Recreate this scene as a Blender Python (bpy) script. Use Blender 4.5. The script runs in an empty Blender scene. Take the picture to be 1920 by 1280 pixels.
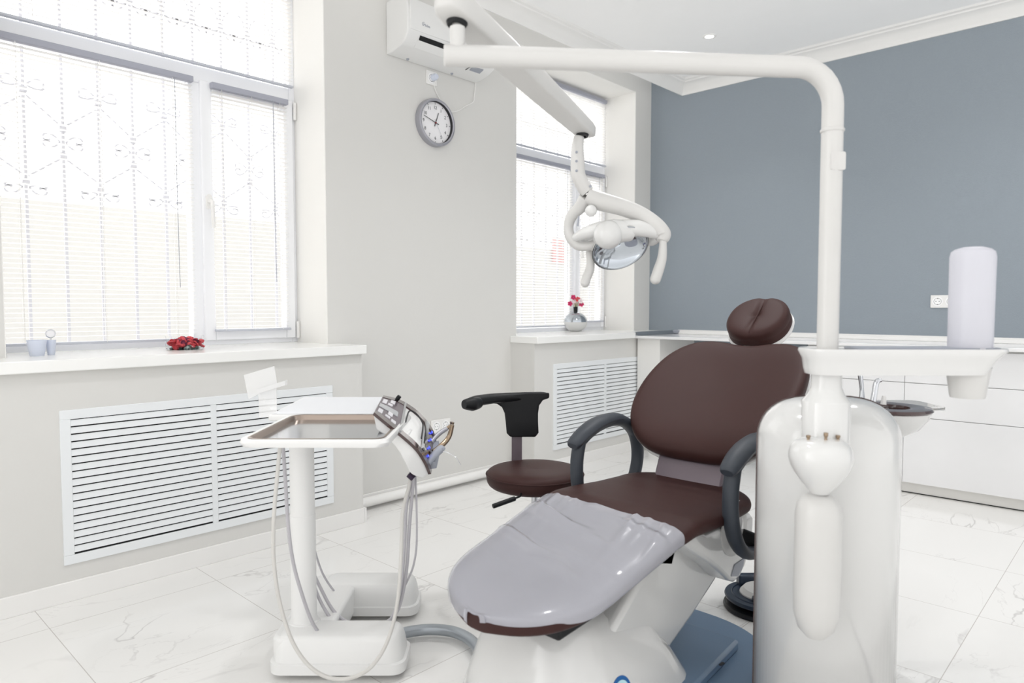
import bpy, bmesh, math, random
from mathutils import Vector, Matrix, noise
PI = math.pi
sc = bpy.context.scene
COL = sc.collection
random.seed(5)

# ------------------------------------------------------------------ camera
H = 1.1
F_PX = 1295.19
TILT = math.radians(2.829); YAW = math.radians(43.323)
FH = Vector((-math.sin(YAW), math.cos(YAW), 0)); RT = Vector((math.cos(YAW), math.sin(YAW), 0))
FW = FH * math.cos(TILT) - Vector((0, 0, math.sin(TILT)))
UP = FH * math.sin(TILT) + Vector((0, 0, math.cos(TILT)))
CAM = Vector((0, 0, H))
def ray(px, py): return FW + RT * ((px - 960) / F_PX) + UP * ((640 - py) / F_PX)
def Q(px, py, D):                     # point seen at px,py at floor distance D
    d = ray(px, py); return CAM + d * (D / d.dot(FH))
def onx(px, py, x): d = ray(px, py); return CAM + d * (x / d.x)
def ony(px, py, y): d = ray(px, py); return CAM + d * (y / d.y)
def onz(px, py, z): d = ray(px, py); return CAM + d * ((z - H) / d.z)
def L(X, D, z): v = RT * X + FH * D; return Vector((v.x, v.y, z))   # equipment frame (turned with the unit)

cd = bpy.data.cameras.new('camera'); cam = bpy.data.objects.new('camera', cd); COL.objects.link(cam)
cd.sensor_width = 36; cd.lens = 36 * F_PX / 1920; cd.clip_start = 0.05
cam.location = CAM; cam.rotation_euler = (PI / 2 - TILT, 0, YAW)
cd.dof.use_dof = True; cd.dof.focus_distance = 2.9; cd.dof.aperture_fstop = 3.2
sc.camera = cam

# ------------------------------------------------------------------ materials
def lin(c):
    if isinstance(c, str):
        c = [int(c[i:i + 2], 16) / 255 for i in (0, 2, 4)]
    return tuple(x / 12.92 if x <= .04045 else ((x + .055) / 1.055) ** 2.4 for x in c) + (1,)
MATS = {}
def mat(name, color, rough=.5, metal=0, coat=0, trans=0, ior=1.45, alpha=1, bump=0, bscale=200, var=.02, vscale=6, emit=0, sss=0, tl=0):
    m = bpy.data.materials.new(name); m.use_nodes = True; n = m.node_tree.nodes; k = m.node_tree.links
    b = n['Principled BSDF']
    c = lin(color)
    tc = n.new('ShaderNodeTexCoord'); nz = n.new('ShaderNodeTexNoise'); nz.inputs['Scale'].default_value = vscale
    k.new(tc.outputs['Object'], nz.inputs['Vector'])
    mx = n.new('ShaderNodeMix'); mx.data_type = 'RGBA'
    mx.inputs[6].default_value = tuple(max(0, x * (1 - var)) for x in c[:3]) + (1,); mx.inputs[7].default_value = tuple(min(1, x * (1 + var)) for x in c[:3]) + (1,)
    k.new(nz.outputs['Fac'], mx.inputs[0]); k.new(mx.outputs[2], b.inputs['Base Color'])
    b.inputs['Roughness'].default_value = rough; b.inputs['Metallic'].default_value = metal
    b.inputs['Coat Weight'].default_value = coat; b.inputs['Coat Roughness'].default_value = .06
    b.inputs['Transmission Weight'].default_value = trans; b.inputs['IOR'].default_value = ior
    b.inputs['Alpha'].default_value = alpha
    if emit: b.inputs['Emission Color'].default_value = c; b.inputs['Emission Strength'].default_value = emit
    if bump:
        bz = n.new('ShaderNodeTexNoise'); bz.inputs['Scale'].default_value = bscale; bz.inputs['Detail'].default_value = 4
        k.new(tc.outputs['Object'], bz.inputs['Vector'])
        bp = n.new('ShaderNodeBump'); bp.inputs['Strength'].default_value = bump; bp.inputs['Distance'].default_value = .002
        k.new(bz.outputs['Fac'], bp.inputs['Height']); k.new(bp.outputs['Normal'], b.inputs['Normal'])
    if tl:                                           # thin translucent plastic
        tr = n.new('ShaderNodeBsdfTranslucent'); tr.inputs['Color'].default_value = c
        ms = n.new('ShaderNodeMixShader'); ms.inputs[0].default_value = tl
        k.new(b.outputs[0], ms.inputs[1]); k.new(tr.outputs[0], ms.inputs[2]); k.new(ms.outputs[0], n['Material Output'].inputs['Surface'])
    MATS[name] = m; return m
WALL = mat('beige_wall_paint', 'd9d8d5', .85, bump=.15, bscale=90, var=.01)
REVEAL = mat('white_reveal_paint', 'f0efec', .8, var=.01)
BLUE = mat('blue_grey_wallcovering', '929ba3', .75, bump=.5, bscale=260, var=.03, vscale=90)
WHITE = mat('white_paint', 'fcfcfc', .6)
TRIM = mat('white_trim', 'eeedeb', .4)
PVC = mat('white_window_plastic', 'f4f5f8', .35)
SLAT = mat('white_blind_slat', 'f2f1ef', .45, tl=.35)
RAIL = mat('blind_rail', 'c3c6cf', .4, metal=.1)
RAIL2 = mat('blind_head_rail', 'a6a8b4', .4, metal=.1)
SILLM = mat('white_sill', 'f4f4f2', .25, coat=.3)
GRILL = mat('white_enamel', 'e9ecee', .4)
DARK = mat('near_black', '17181a', .8)  # near black; behind the radiator louvres it paints the shade of a hollow
CAB = mat('white_gloss_laminate', 'e9e9ea', .15, coat=.3)
CABM = mat('white_matt_laminate', 'ecebe8', .5)
ALU = mat('brushed_aluminium', 'a9adb2', .35, metal=.9)
CHROME = mat('chrome', 'c9cbcf', .12, metal=1)
STEEL = mat('steel_sheet', 'b9bbbf', .12, metal=1)
BRONZE = mat('bronze_metal', 'a2948a', .3, metal=.9)
ENAM = mat('white_gloss_enamel', 'd6d6d5', .16, coat=.6)
ENAM2 = mat('white_satin_plastic', 'cccbc9', .35, coat=.2)
GREYP = mat('grey_plastic', '9da1ab', .4)
LEATH = mat('brown_leatherette', '3c2624', .5, bump=.25, bscale=700, var=.06)
LEATH2 = mat('brown_gloss_plastic', '43302f', .14, coat=.6)
BRKT = mat('grey_brown_bracket', '6f656c', .3, metal=.3)
BLACK = mat('black_rubber', '141518', .42, bump=.2, bscale=600)
ARMB = mat('charcoal_polyurethane', '343941', .5, bump=.15, bscale=500)
BASEB = mat('blue_grey_painted_steel', '667e98', .35, coat=.2, bump=.1, bscale=400)
HOSE = mat('light_grey_hose', 'cfcdc9', .4)
HOSE2 = mat('lilac_grey_hose', 'bab8bd', .4)
FHOSE = mat('silver_grey_hose', 'a3a9af', .3, metal=.5)
FILM = mat('clear_plastic_film', 'd0d2dc', .26, coat=.8, alpha=.52, var=.05)  # pale lavender tint stands in for the bright window reflected in the film
ACRYL = mat('clear_acrylic', 'f4f4f4', .12, alpha=.5)
FROST = mat('frosted_plastic', 'e4e4ea', .3, tl=.4)
GLASS = mat('clear_glass', 'ffffff', .02, trans=1, ior=1.1)
PANE = mat('window_glass', 'ffffff', .0, alpha=.06)
LED = mat('blue_led', '4a5cff', .4, emit=3)
LEDR = mat('blue_led_ring', '2733a0', .3)
LCOL = mat('light_grey_buttons', 'd9d7dc', .3)
PMAT = mat('pale_grey_silicone_mat', 'd9dbdf', .35)
LCD = mat('grey_display', 'a9abb0', .15, coat=.5)
BLUEP = mat('logo_blue', '1d5fa0', .3)
CYANP = mat('logo_cyan', 'bfe6ee', .3)
DIALW = mat('clock_dial_white', 'f1f0f2', .5)
INK = mat('black_ink', '222226', .5)
REDINK = mat('dark_red', '8d2026', .5)
SILV = mat('silver_plastic', 'a9a9b0', .35, metal=.5)
CUPB = mat('pale_blue_plastic', 'e8edf8', .4, tl=.3)
PETR = mat('red_petals', 'e2525a', .6, var=.4, vscale=80)
PETP = mat('plum_petals', '7c2a4a', .6, var=.4, vscale=80)
PETG = mat('grey_green_leaves', 'a9b8b4', .6, var=.2, vscale=80)
PINKF = mat('pink_orchid', 'd22a68', .5, var=.3, vscale=150)
WHITEF = mat('white_orchid', 'f6e7ea', .5)
GREENF = mat('green_leaf', '9cab6a', .5)
MIRR = mat('silvered_glass', 'b9bfc6', .06, metal=.9)
IRON = mat('painted_iron_bars', 'c2c2c9', .6)
HAZE = mat('exterior_render_wall', 'dad9d6', .9, bump=.3, bscale=12, var=.03, vscale=2)
PINKX = mat('exterior_red_sign', 'dba0a0', .8)
BRASS = mat('nickel_brass', '9f8c78', .25, metal=1)
MIDN = mat('midnight_plastic', '1f2c3d', .35)
PURP = mat('dark_purple_rubber', '2b1a34', .5)
LAMPE = mat('lamp_diffuser', 'ffffff', .5, emit=4)

def marble():
    m = bpy.data.materials.new('white_marble_tiles'); m.use_nodes = True; n = m.node_tree.nodes; k = m.node_tree.links
    b = n['Principled BSDF']; b.inputs['Roughness'].default_value = .12; b.inputs['Coat Weight'].default_value = .0
    tc = n.new('ShaderNodeTexCoord'); mp = n.new('ShaderNodeMapping'); k.new(tc.outputs['Object'], mp.inputs['Vector'])
    def math_(op, a=None, b_=None, **kw):
        q = n.new('ShaderNodeMath'); q.operation = op
        for i, v in enumerate((a, b_)):
            if v is None: continue
            if isinstance(v, (int, float)): q.inputs[i].default_value = v
            else: k.new(v, q.inputs[i])
        return q.outputs[0]
    sx = n.new('ShaderNodeSeparateXYZ'); k.new(mp.outputs[0], sx.inputs[0])
    S = .575
    def joint(o, off):
        f = math_('FRACT', math_('DIVIDE', math_('SUBTRACT', o, off), S))
        f = math_('SUBTRACT', f, .5); f = math_('ABSOLUTE', f); return math_('GREATER_THAN', f, .5 - .0022 / S * .5 * 1.1)
    jx = joint(sx.outputs[0], -.54); jy = joint(sx.outputs[1], .802)
    j = math_('MAXIMUM', jx, jy)
    # each tile shifts the veining
    cx = math_('FLOOR', math_('DIVIDE', math_('SUBTRACT', sx.outputs[0], -.54), S)); cy = math_('FLOOR', math_('DIVIDE', math_('SUBTRACT', sx.outputs[1], .802), S))
    cmb = n.new('ShaderNodeCombineXYZ'); k.new(math_('MULTIPLY', cx, 3.7), cmb.inputs[0]); k.new(math_('MULTIPLY', cy, 5.3), cmb.inputs[1]); k.new(math_('ADD', cx, cy), cmb.inputs[2])
    va = n.new('ShaderNodeVectorMath'); va.operation = 'ADD'; k.new(mp.outputs[0], va.inputs[0]); k.new(cmb.outputs[0], va.inputs[1])
    def veins(scale, dist, width, rot):
        mm = n.new('ShaderNodeMapping'); mm.inputs['Rotation'].default_value = (0, 0, rot); mm.inputs['Scale'].default_value = (1, .45, 1); k.new(va.outputs[0], mm.inputs[0])
        z = n.new('ShaderNodeTexNoise'); z.inputs['Scale'].default_value = scale; z.inputs['Detail'].default_value = 5; z.inputs['Distortion'].default_value = dist; z.inputs['Roughness'].default_value = .55
        k.new(mm.outputs[0], z.inputs['Vector'])
        a = math_('ABSOLUTE', math_('SUBTRACT', z.outputs['Fac'], .5))
        r = n.new('ShaderNodeMapRange'); k.new(a, r.inputs[0]); r.inputs[1].default_value = 0; r.inputs[2].default_value = width; r.inputs[3].default_value = 1; r.inputs[4].default_value = 0
        return r.outputs[0]
    v1 = veins(1.6, .9, .008, .6); v2 = veins(3.0, 1.5, .007, -.5)
    mk = n.new('ShaderNodeTexNoise'); mk.inputs['Scale'].default_value = 2.3; k.new(va.outputs[0], mk.inputs['Vector'])
    mr = n.new('ShaderNodeMapRange'); k.new(mk.outputs['Fac'], mr.inputs[0]); mr.inputs[1].default_value = .45; mr.inputs[2].default_value = .65
    v = math_('MULTIPLY', math_('ADD', v1, math_('MULTIPLY', v2, .5)), mr.outputs[0])
    c1 = n.new('ShaderNodeMix'); c1.data_type = 'RGBA'; c1.inputs[6].default_value = lin('eae9e7'); c1.inputs[7].default_value = lin('b4b1b0'); k.new(math_('MULTIPLY', v, .75), c1.inputs[0])
    c2 = n.new('ShaderNodeMix'); c2.data_type = 'RGBA'; c2.inputs[7].default_value = lin('b0aaa5'); k.new(c1.outputs[2], c2.inputs[6]); k.new(math_('MULTIPLY', j, .8), c2.inputs[0])
    k.new(c2.outputs[2], b.inputs['Base Color'])
    return m
MARBLE = marble()
CART = mat('white_cart_plastic', 'e8e8e7', .35, coat=.2)
LEATH.node_tree.nodes['Principled BSDF'].inputs['Specular IOR Level'].default_value = .2
BLACK.node_tree.nodes['Principled BSDF'].inputs['Specular IOR Level'].default_value = .35

# ------------------------------------------------------------------ mesh helpers (everything is authored in world metres)
class MB:
    def __init__(s): s.bm = bmesh.new()
    def ring_skin(s, rings, closed=True, cap0=True, cap1=True, loop=False):
        vs = [[s.bm.verts.new(p) for p in r] for r in rings]
        n = len(vs[0]); N = len(vs)
        for i in range(N if loop else N - 1):
            a, b = vs[i], vs[(i + 1) % N]
            for j in range(n if closed else n - 1):
                q = (a[j], a[(j + 1) % n], b[(j + 1) % n], b[j])
                try: s.bm.faces.new(q)
                except ValueError: pass
        if not loop and closed:
            if cap0: s.bm.faces.new(vs[0][::-1])
            if cap1: s.bm.faces.new(vs[-1])
        return s
    def box(s, x0, x1, y0, y1, z0, z1):
        r = [[(x0, y0, z), (x1, y0, z), (x1, y1, z), (x0, y1, z)] for z in (z0, z1)]
        return s.ring_skin([[Vector(p) for p in q] for q in r])
    def lbox(s, X0, X1, D0, D1, z0, z1):        # box in the equipment frame
        return s.ring_skin([[L(X0, D0, z), L(X1, D0, z), L(X1, D1, z), L(X0, D1, z)] for z in (z0, z1)])
    def prism(s, pts, vec):
        pts = [Vector(p) for p in pts]; vec = Vector(vec)
        return s.ring_skin([pts, [p + vec for p in pts]])
    def tube(s, pts, r, seg=12, sub=8, smooth=True, ell=1, ref=None, capr=True):
        P = [Vector(p) for p in pts]; n = len(P)
        R_ = list(r) if isinstance(r, (list, tuple)) else [r] * n
        out, rad = [], []
        if smooth and n > 2:
            for i in range(n - 1):
                p0, p1, p2, p3 = P[max(i - 1, 0)], P[i], P[i + 1], P[min(i + 2, n - 1)]
                for t in range(sub):
                    u = t / sub
                    out.append(.5 * ((2 * p1) + (p2 - p0) * u + (2 * p0 - 5 * p1 + 4 * p2 - p3) * u * u + (3 * p1 - p0 - 3 * p2 + p3) * u ** 3))
                    rad.append(R_[i] * (1 - u) + R_[i + 1] * u)
            out.append(P[-1]); rad.append(R_[-1])
        else: out, rad = P, R_
        rings = []; prev = None
        for i, p in enumerate(out):
            t = (out[min(i + 1, len(out) - 1)] - out[max(i - 1, 0)])
            t = t.normalized() if t.length > 1e-9 else Vector((0, 0, 1))
            if ref is not None: a = Vector(ref)
            else:
                a = prev if prev is not None else (Vector((0, 0, 1)) if abs(t.z) < .9 else Vector((1, 0, 0)))
            a = (a - t * a.dot(t)).normalized(); b = t.cross(a); prev = a
            rings.append([p + (a * math.cos(2 * PI * q / seg) * rad[i] * ell + b * math.sin(2 * PI * q / seg) * rad[i]) for q in range(seg)])
        return s.ring_skin(rings)
    def lathe(s, prof, c, axis=(0, 0, 1), seg=32, sx=1, sy=1, cap=True, a0=0, a1=2 * PI, xd=None):
        ax = Vector(axis).normalized(); x = Vector(xd) if xd is not None else (Vector((1, 0, 0)) if abs(ax.x) < .8 else Vector((0, 1, 0)))
        x = (x - ax * x.dot(ax)).normalized(); y = ax.cross(x); c = Vector(c)
        full = abs(a1 - a0 - 2 * PI) < 1e-6
        m = seg if full else seg + 1
        rings = [[c + ax * h + x * (math.cos(a0 + (a1 - a0) * q / seg) * r * sx) + y * (math.sin(a0 + (a1 - a0) * q / seg) * r * sy) for q in range(m)] for r, h in prof]
        return s.ring_skin(rings, closed=full, cap0=cap, cap1=cap)
    def ball(s, c, r, sz=1, seg=16, axis=(0, 0, 1), sx=1):
        pr = [(max(1e-4, math.cos(t)) * r, math.sin(t) * r * sz) for t in [(-.5 + i / 10) * PI for i in range(11)]]
        return s.lathe(pr, c, axis, seg, sx=sx)
    def torus(s, c, R0, r, axis=(0, 0, 1), seg=40, ts=10):
        ax = Vector(axis).normalized(); x = Vector((1, 0, 0)) if abs(ax.x) < .8 else Vector((0, 1, 0)); x = (x - ax * x.dot(ax)).normalized(); y = ax.cross(x); c = Vector(c)
        rings = []
        for i in range(seg):
            d = x * math.cos(2 * PI * i / seg) + y * math.sin(2 * PI * i / seg)
            rings.append([c + d * (R0 + r * math.cos(2 * PI * j / ts)) + ax * (r * math.sin(2 * PI * j / ts)) for j in range(ts)])
        return s.ring_skin(rings, loop=True)
    def rrect(s, x0, x1, y0, y1, z0, z1, r, seg=6, fn=None):      # upright block with rounded plan corners
        pts = []
        for cx, cy, a in ((x1 - r, y1 - r, 0), (x0 + r, y1 - r, PI / 2), (x0 + r, y0 + r, PI), (x1 - r, y0 + r, 1.5 * PI)):
            for i in range(seg + 1):
                t = a + PI / 2 * i / seg; pts.append((cx + r * math.cos(t), cy + r * math.sin(t)))
        fn = fn or (lambda x, y, z: Vector((x, y, z)))
        return s.ring_skin([[fn(x, y, z) for x, y in pts] for z in (z0, z1)])
ORG = {}
def worg(o): return ORG.get(o.name, Vector((0, 0, 0)))
def obj(name, mb, m, parent=None, bevel=0, sub=0, smooth=True, angle=35, solid=0, bseg=2):
    bm = mb.bm if isinstance(mb, MB) else mb
    bmesh.ops.recalc_face_normals(bm, faces=bm.faces)
    if parent is None:
        lo = Vector((min(v.co.x for v in bm.verts), min(v.co.y for v in bm.verts), min(v.co.z for v in bm.verts))); hi = Vector((max(v.co.x for v in bm.verts), max(v.co.y for v in bm.verts), 0))
        org = Vector(((lo.x + hi.x) / 2, (lo.y + hi.y) / 2, lo.z))
    else: org = worg(parent)
    for v in bm.verts: v.co -= org
    me = bpy.data.meshes.new(name); bm.to_mesh(me); bm.free()
    o = bpy.data.objects.new(name, me); COL.objects.link(o)
    me.materials.append(m)
    if smooth:
        for p in me.polygons: p.use_smooth = True
        if not sub: me.set_sharp_from_angle(angle=math.radians(angle))
    if parent is not None: o.parent = parent
    else: o.location = org
    ORG[o.name] = org
    if solid: d = o.modifiers.new('thick', 'SOLIDIFY'); d.thickness = solid; d.offset = 0
    if bevel:
        d = o.modifiers.new('bevel', 'BEVEL'); d.width = bevel; d.segments = bseg; d.limit_method = 'ANGLE'; d.angle_limit = math.radians(40); d.harden_normals = False
        if smooth: me.set_sharp_from_angle(angle=math.radians(80)); 
    if sub: d = o.modifiers.new('sub', 'SUBSURF'); d.levels = sub; d.render_levels = sub
    return o
def thing(name, label, cat, loc, group=None):
    o = bpy.data.objects.new(name, None); COL.objects.link(o); o.empty_display_size = .05
    o.location = loc; ORG[o.name] = Vector(loc); o['label'] = label; o['category'] = cat
    if group: o['group'] = group
    return o
def tag(o, label, cat, group=None, kind=None):
    o['label'] = label; o['category'] = cat
    if group: o['group'] = group
    if kind: o['kind'] = kind
    return o
def struct(name, mb, m, parent=None, label=None, **kw):
    o = obj(name, mb, m, parent, **kw)
    if parent is None: o['kind'] = 'structure'
    if label: o['label'] = label
    return o
def text_mb(s, size, origin, xd, yd, depth=.0006, align='CENTER'):
    cu = bpy.data.curves.new('t', 'FONT'); cu.body = s; cu.size = size; cu.align_x = align; cu.align_y = 'CENTER'; cu.extrude = depth
    o = bpy.data.objects.new('t', cu); COL.objects.link(o)
    bpy.context.view_layer.update()
    me = bpy.data.meshes.new_from_object(o.evaluated_get(bpy.context.evaluated_depsgraph_get()))
    bm = bmesh.new(); bm.from_mesh(me); xd = Vector(xd); yd = Vector(yd); zd = xd.cross(yd); O_ = Vector(origin)
    for v in bm.verts: v.co = O_ + xd * v.co.x + yd * v.co.y + zd * v.co.z
    bpy.data.objects.remove(o); bpy.data.meshes.remove(me)
    return bm
def join_bm(mb, bm):
    me = bpy.data.meshes.new('j'); bm.to_mesh(me); bm.free(); mb.bm.from_mesh(me); bpy.data.meshes.remove(me)

# ------------------------------------------------------------------ setting
XW, XP, XG, YB = -3.163, -2.953, -3.465, 5.042
Y1a, Y1b, Y2a, Y2b = .577, 1.958, 3.395, 4.815
ZS, ZT = .91, 2.84
ZC = 2.89
XO = -3.56          # outer skin of the wall
struct('floor', MB().box(XO, 2.6, -2.2, YB + .2, -.05, 0), MARBLE)
struct('ceiling', MB().box(-2.80, 2.6, -2.2, YB + .2, ZC, ZC + .05), WHITE)
# window wall with two openings and the projecting radiator boxes
w = MB()
ZTOP = 3.15
for y0, y1 in ((-2.2, Y1a), (Y1b, Y2a), (Y2b, YB)): w.box(XO, XW, y0, y1, 0, ZTOP)
for y0, y1 in ((Y1a, Y1b), (Y2a, Y2b)):
    w.box(XO, XW, y0, y1, ZT, ZTOP); w.box(XO, XW, y0, y1, 0, ZS - .045)
w.box(XW - .001, XP, -2.2, 2.020, 0, ZS - .045); w.box(XW - .001, XP, 3.343, YB, 0, ZS - .045)
struct('wall_left', w, WALL, smooth=False)
struct('wall_back', MB().box(XO, 2.6, YB, YB + .15, 0, ZTOP), BLUE, smooth=False)
struct('ceiling_void', MB().box(XO, -2.80, -2.2, YB, ZTOP, ZTOP + .03), WHITE, smooth=False)['label'] = 'upper ceiling over the window niche'
# white linings of the window reveals
r = MB()
for y0, y1 in ((Y1a, Y1b), (Y2a, Y2b)):
    r.box(XG, XW - .002, y1 - .004, y1 + .001, ZS, ZT); r.box(XG, XW - .002, y0 - .001, y0 + .004, ZS, ZT); r.box(XG, XW - .002, y0, y1, ZT - .004, ZT + .001)
struct('trim_1', r, REVEAL, label='white window reveals', smooth=False)
# cornices
def cornice(axis, a, b):
    prof = [(0, 0), (.012, 0), (.02, .02), (.03, .03), (.045, .05), (.07, .066), (.095, .072), (.1, .08), (.12, .084), (.13, .095)]
    mb = MB()
    k = .75 if axis == 'y' else 1.0
    pts = [(p * k, 2.795 + h) for p, h in prof] + [(prof[-1][0] * k, ZC + .02), (-.0, ZC + .02)]
    if axis == 'y': mb.prism([(-2.876 + p, a, z) for p, z in pts], (0, b - a, 0))
    else: mb.prism([(a, YB - p, z) for p, z in pts], (b - a, 0, 0))
    return mb
struct('trim_2', cornice('y', -2.2, YB), TRIM, label='white cornice along the window side', angle=25)
struct('trim_3', cornice('x', -2.87, 2.6), TRIM, label='white cornice along the back wall', angle=25)
# baseboards
struct('baseboard_left', MB().box(XP, XP + .012, -2.2, 2.0195, 0, .075), TRIM, bevel=.002)
struct('baseboard_left', MB().box(XW, XP + .012, 2.020, 2.032, 0, .075), TRIM)
struct('baseboard_left', MB().box(XW, XW + .012, 2.032, 3.331, 0, .075), TRIM, bevel=.002)
struct('baseboard_left', MB().box(XP, XP + .012, 3.331, YB, 0, .075), TRIM, bevel=.002)
struct('baseboard_left', MB().box(XW + .0125, XP - .0005, 3.331, 3.343, 0, .075), TRIM)
o = obj('heating_pipe', MB().tube([(-3.118, 2.034, .044), (-3.118, 3.33, .044)], .026, seg=20, smooth=False), TRIM); tag(o, 'thick white heating pipe running along the floor below the clock', 'pipe')
# sills
def sill(y0, y1, p0, p1, name):
    mb = MB(); x1 = -2.92
    pts = [(XG, y0), (XW, y0), (XW, p0), (x1, p0), (x1, p1), (XW, p1), (XW, y1), (XG, y1)]
    if p1 >= YB: pts = [(XG, y0), (XW, y0), (XW, p0), (x1, p0), (x1, 4.47), (-2.93, 4.47), (-2.93, YB), (XW, YB), (XW, y1), (XG, y1)]
    mb.prism([(a, b, ZS - .045) for a, b in pts], (0, 0, .045))
    return struct(name, mb, SILLM, bevel=.004)
sill(Y1a, Y1b, -2.2, 2.03, 'window_sill')
sill(Y2a, Y2b, 3.335, YB, 'window_sill')

# windows
def window(idx, y0, y1, ymull):
    fr = MB()
    x0, x1 = XG - .06, XG
    ZTR0, ZTR1 = 2.195, 2.275
    f = .035
    fr.box(x0, x1, y0, y0 + f, ZS, ZT); fr.box(x0, x1, y1 - f, y1, ZS, ZT)
    fr.box(x0, x1, y0 + f, y1 - f, ZS, ZS + f); fr.box(x0, x1, y0 + f, y1 - f, ZT - f, ZT)
    fr.box(x0, x1, y0 + f, y1 - f, ZTR0, ZTR1); fr.box(x0, x1, ymull - .03, ymull + .03, ZS + f, ZTR0)
    root = struct('window_%d' % idx, fr, PVC, bevel=.005)
    s = MB(); b = .055; xs0, xs1 = XG - .045, XG + .018; a0, a1, b0, b1 = ymull + .02, y1 - .022, ZS + .025, ZTR0 + .012
    s.box(xs0, xs1, a0, a0 + b, b0, b1); s.box(xs0, xs1, a1 - b, a1, b0, b1); s.box(xs0, xs1, a0 + b, a1 - b, b0, b0 + b); s.box(xs0, xs1, a0 + b, a1 - b, b1 - b, b1)
    obj('window_sash', s, PVC, root, bevel=.005)
    h = MB(); yc = a0 + .028; zc = 1.62
    h.rrect(yc - .014, yc + .014, zc - .035, zc + .035, 0, .012, .012, fn=lambda a, c, d: Vector((XG + .018 + d, a, c)))
    h.tube([(XG + .03, yc, zc), (XG + .06, yc, zc), (XG + .066, yc, zc - .02), (XG + .066, yc + .003, zc - .13)], [.009, .009, .01, .009], seg=10)
    obj('window_handle', h, TRIM, root)
    for z in (b0 + .0, b1 - .1): obj('window_hinge', MB().tube([(XG + .025, a1 + .008, z), (XG + .025, a1 + .008, z + .09)], .009, seg=10, smooth=False), TRIM, root)
    g = MB()
    for (ya, yb, za, zb) in ((y0 + f, ymull - .03, ZS + f, ZTR0), (a0 + b, a1 - b, b0 + b, b1 - b), (y0 + f, y1 - f, ZTR1, ZT - f)):
        g.box(XG - .04, XG - .034, ya, yb, za, zb)
    obj('window_pane', g, PANE, root, smooth=False)
    return (y0 + f, ymull - .03, ZS + f, ZTR0), (a0 + b, a1 - b, b0 + b, b1 - b), (y0 + f, y1 - f, ZTR1, ZT - f), b1
W1 = window(1, Y1a, Y1b, 1.425)
W2 = window(2, Y2a, Y2b, 4.375)

def blind(label, ya, yb, z0, z1, x, group, tilt=.12, pitch=.0205, chain=True, over=.012, rails=(.12, .5, .88)):
    root = thing('venetian_blind', label, 'blind', (x, (ya + yb) / 2, z0), group)
    ya -= over; yb += over
    obj('head_rail', MB().box(x - .014, x + .016, ya, yb, z1 - .004, z1 + .024), RAIL2, root, bevel=.003)
    s = MB(); n = int((z1 - z0 - .03) / pitch); hw = .0125
    for i in range(n + 1):
        z = z1 - .022 - i * pitch
        if z < z0 + .012: break
        ca, sa = math.cos(tilt), math.sin(tilt)
        pr = [(-hw, 0), (-hw * .5, .0012), (0, .0017), (hw * .5, .0012), (hw, 0)]
        top = [(x + u * ca, z + u * sa + c) for u, c in pr]
        v0 = [s.bm.verts.new((a, ya + .004, b)) for a, b in top]; v1 = [s.bm.verts.new((a, yb - .004, b)) for a, b in top]
        for q in range(4): s.bm.faces.new((v0[q], v0[q + 1], v1[q + 1], v1[q]))
    obj('slats', s, SLAT, root)
    obj('bottom_rail', MB().box(x - .012, x + .012, ya, yb, z0 - .006, z0 + .006), RAIL, root, bevel=.003)
    for t in rails:
        y = ya + (yb - ya) * t; c = MB()
        for dx in (-.0125, .0125): c.box(x + dx - .0006, x + dx + .0006, y - .0009, y + .0009, z0, z1)
        obj('ladder_cord', c, SLAT, root)
    if chain:
        y = yb - .09
        c = MB().tube([(x + .02, y, z1), (x + .021, y, (z0 + z1) / 2), (x + .02, y + .004, z0 + .25)], .0016, seg=6)
        obj('pull_cord', c, GREYP, root)
    return root
G1 = 'white venetian blinds of the near window'; G2 = 'white venetian blinds of the far window'
a, b_, c_, zz = W1
blind('wide white venetian blind on the fixed left pane of the near window', a[0], a[1], .945, 2.185, XG + .02, G1)
blind('narrow white venetian blind on the opening sash of the near window', b_[0], b_[1], .985, 2.175, XG + .036, G1)
blind('white venetian blind on the transom across the top of the near window', c_[0], c_[1], 2.278, 2.80, XG + .02, G1, chain=False)
a, b_, c_, zz = W2
blind('wide white venetian blind on the left pane of the far window above the vase', a[0], a[1], .955, 2.185, XG + .02, G2, tilt=.35)
blind('narrow white venetian blind on the opening sash of the far window', b_[0], b_[1], .985, 2.175, XG + .036, G2, tilt=.35)
blind('white venetian blind on the transom of the far window', c_[0], c_[1], 2.278, 2.795, XG + .02, G2, tilt=.35, chain=False)

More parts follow.
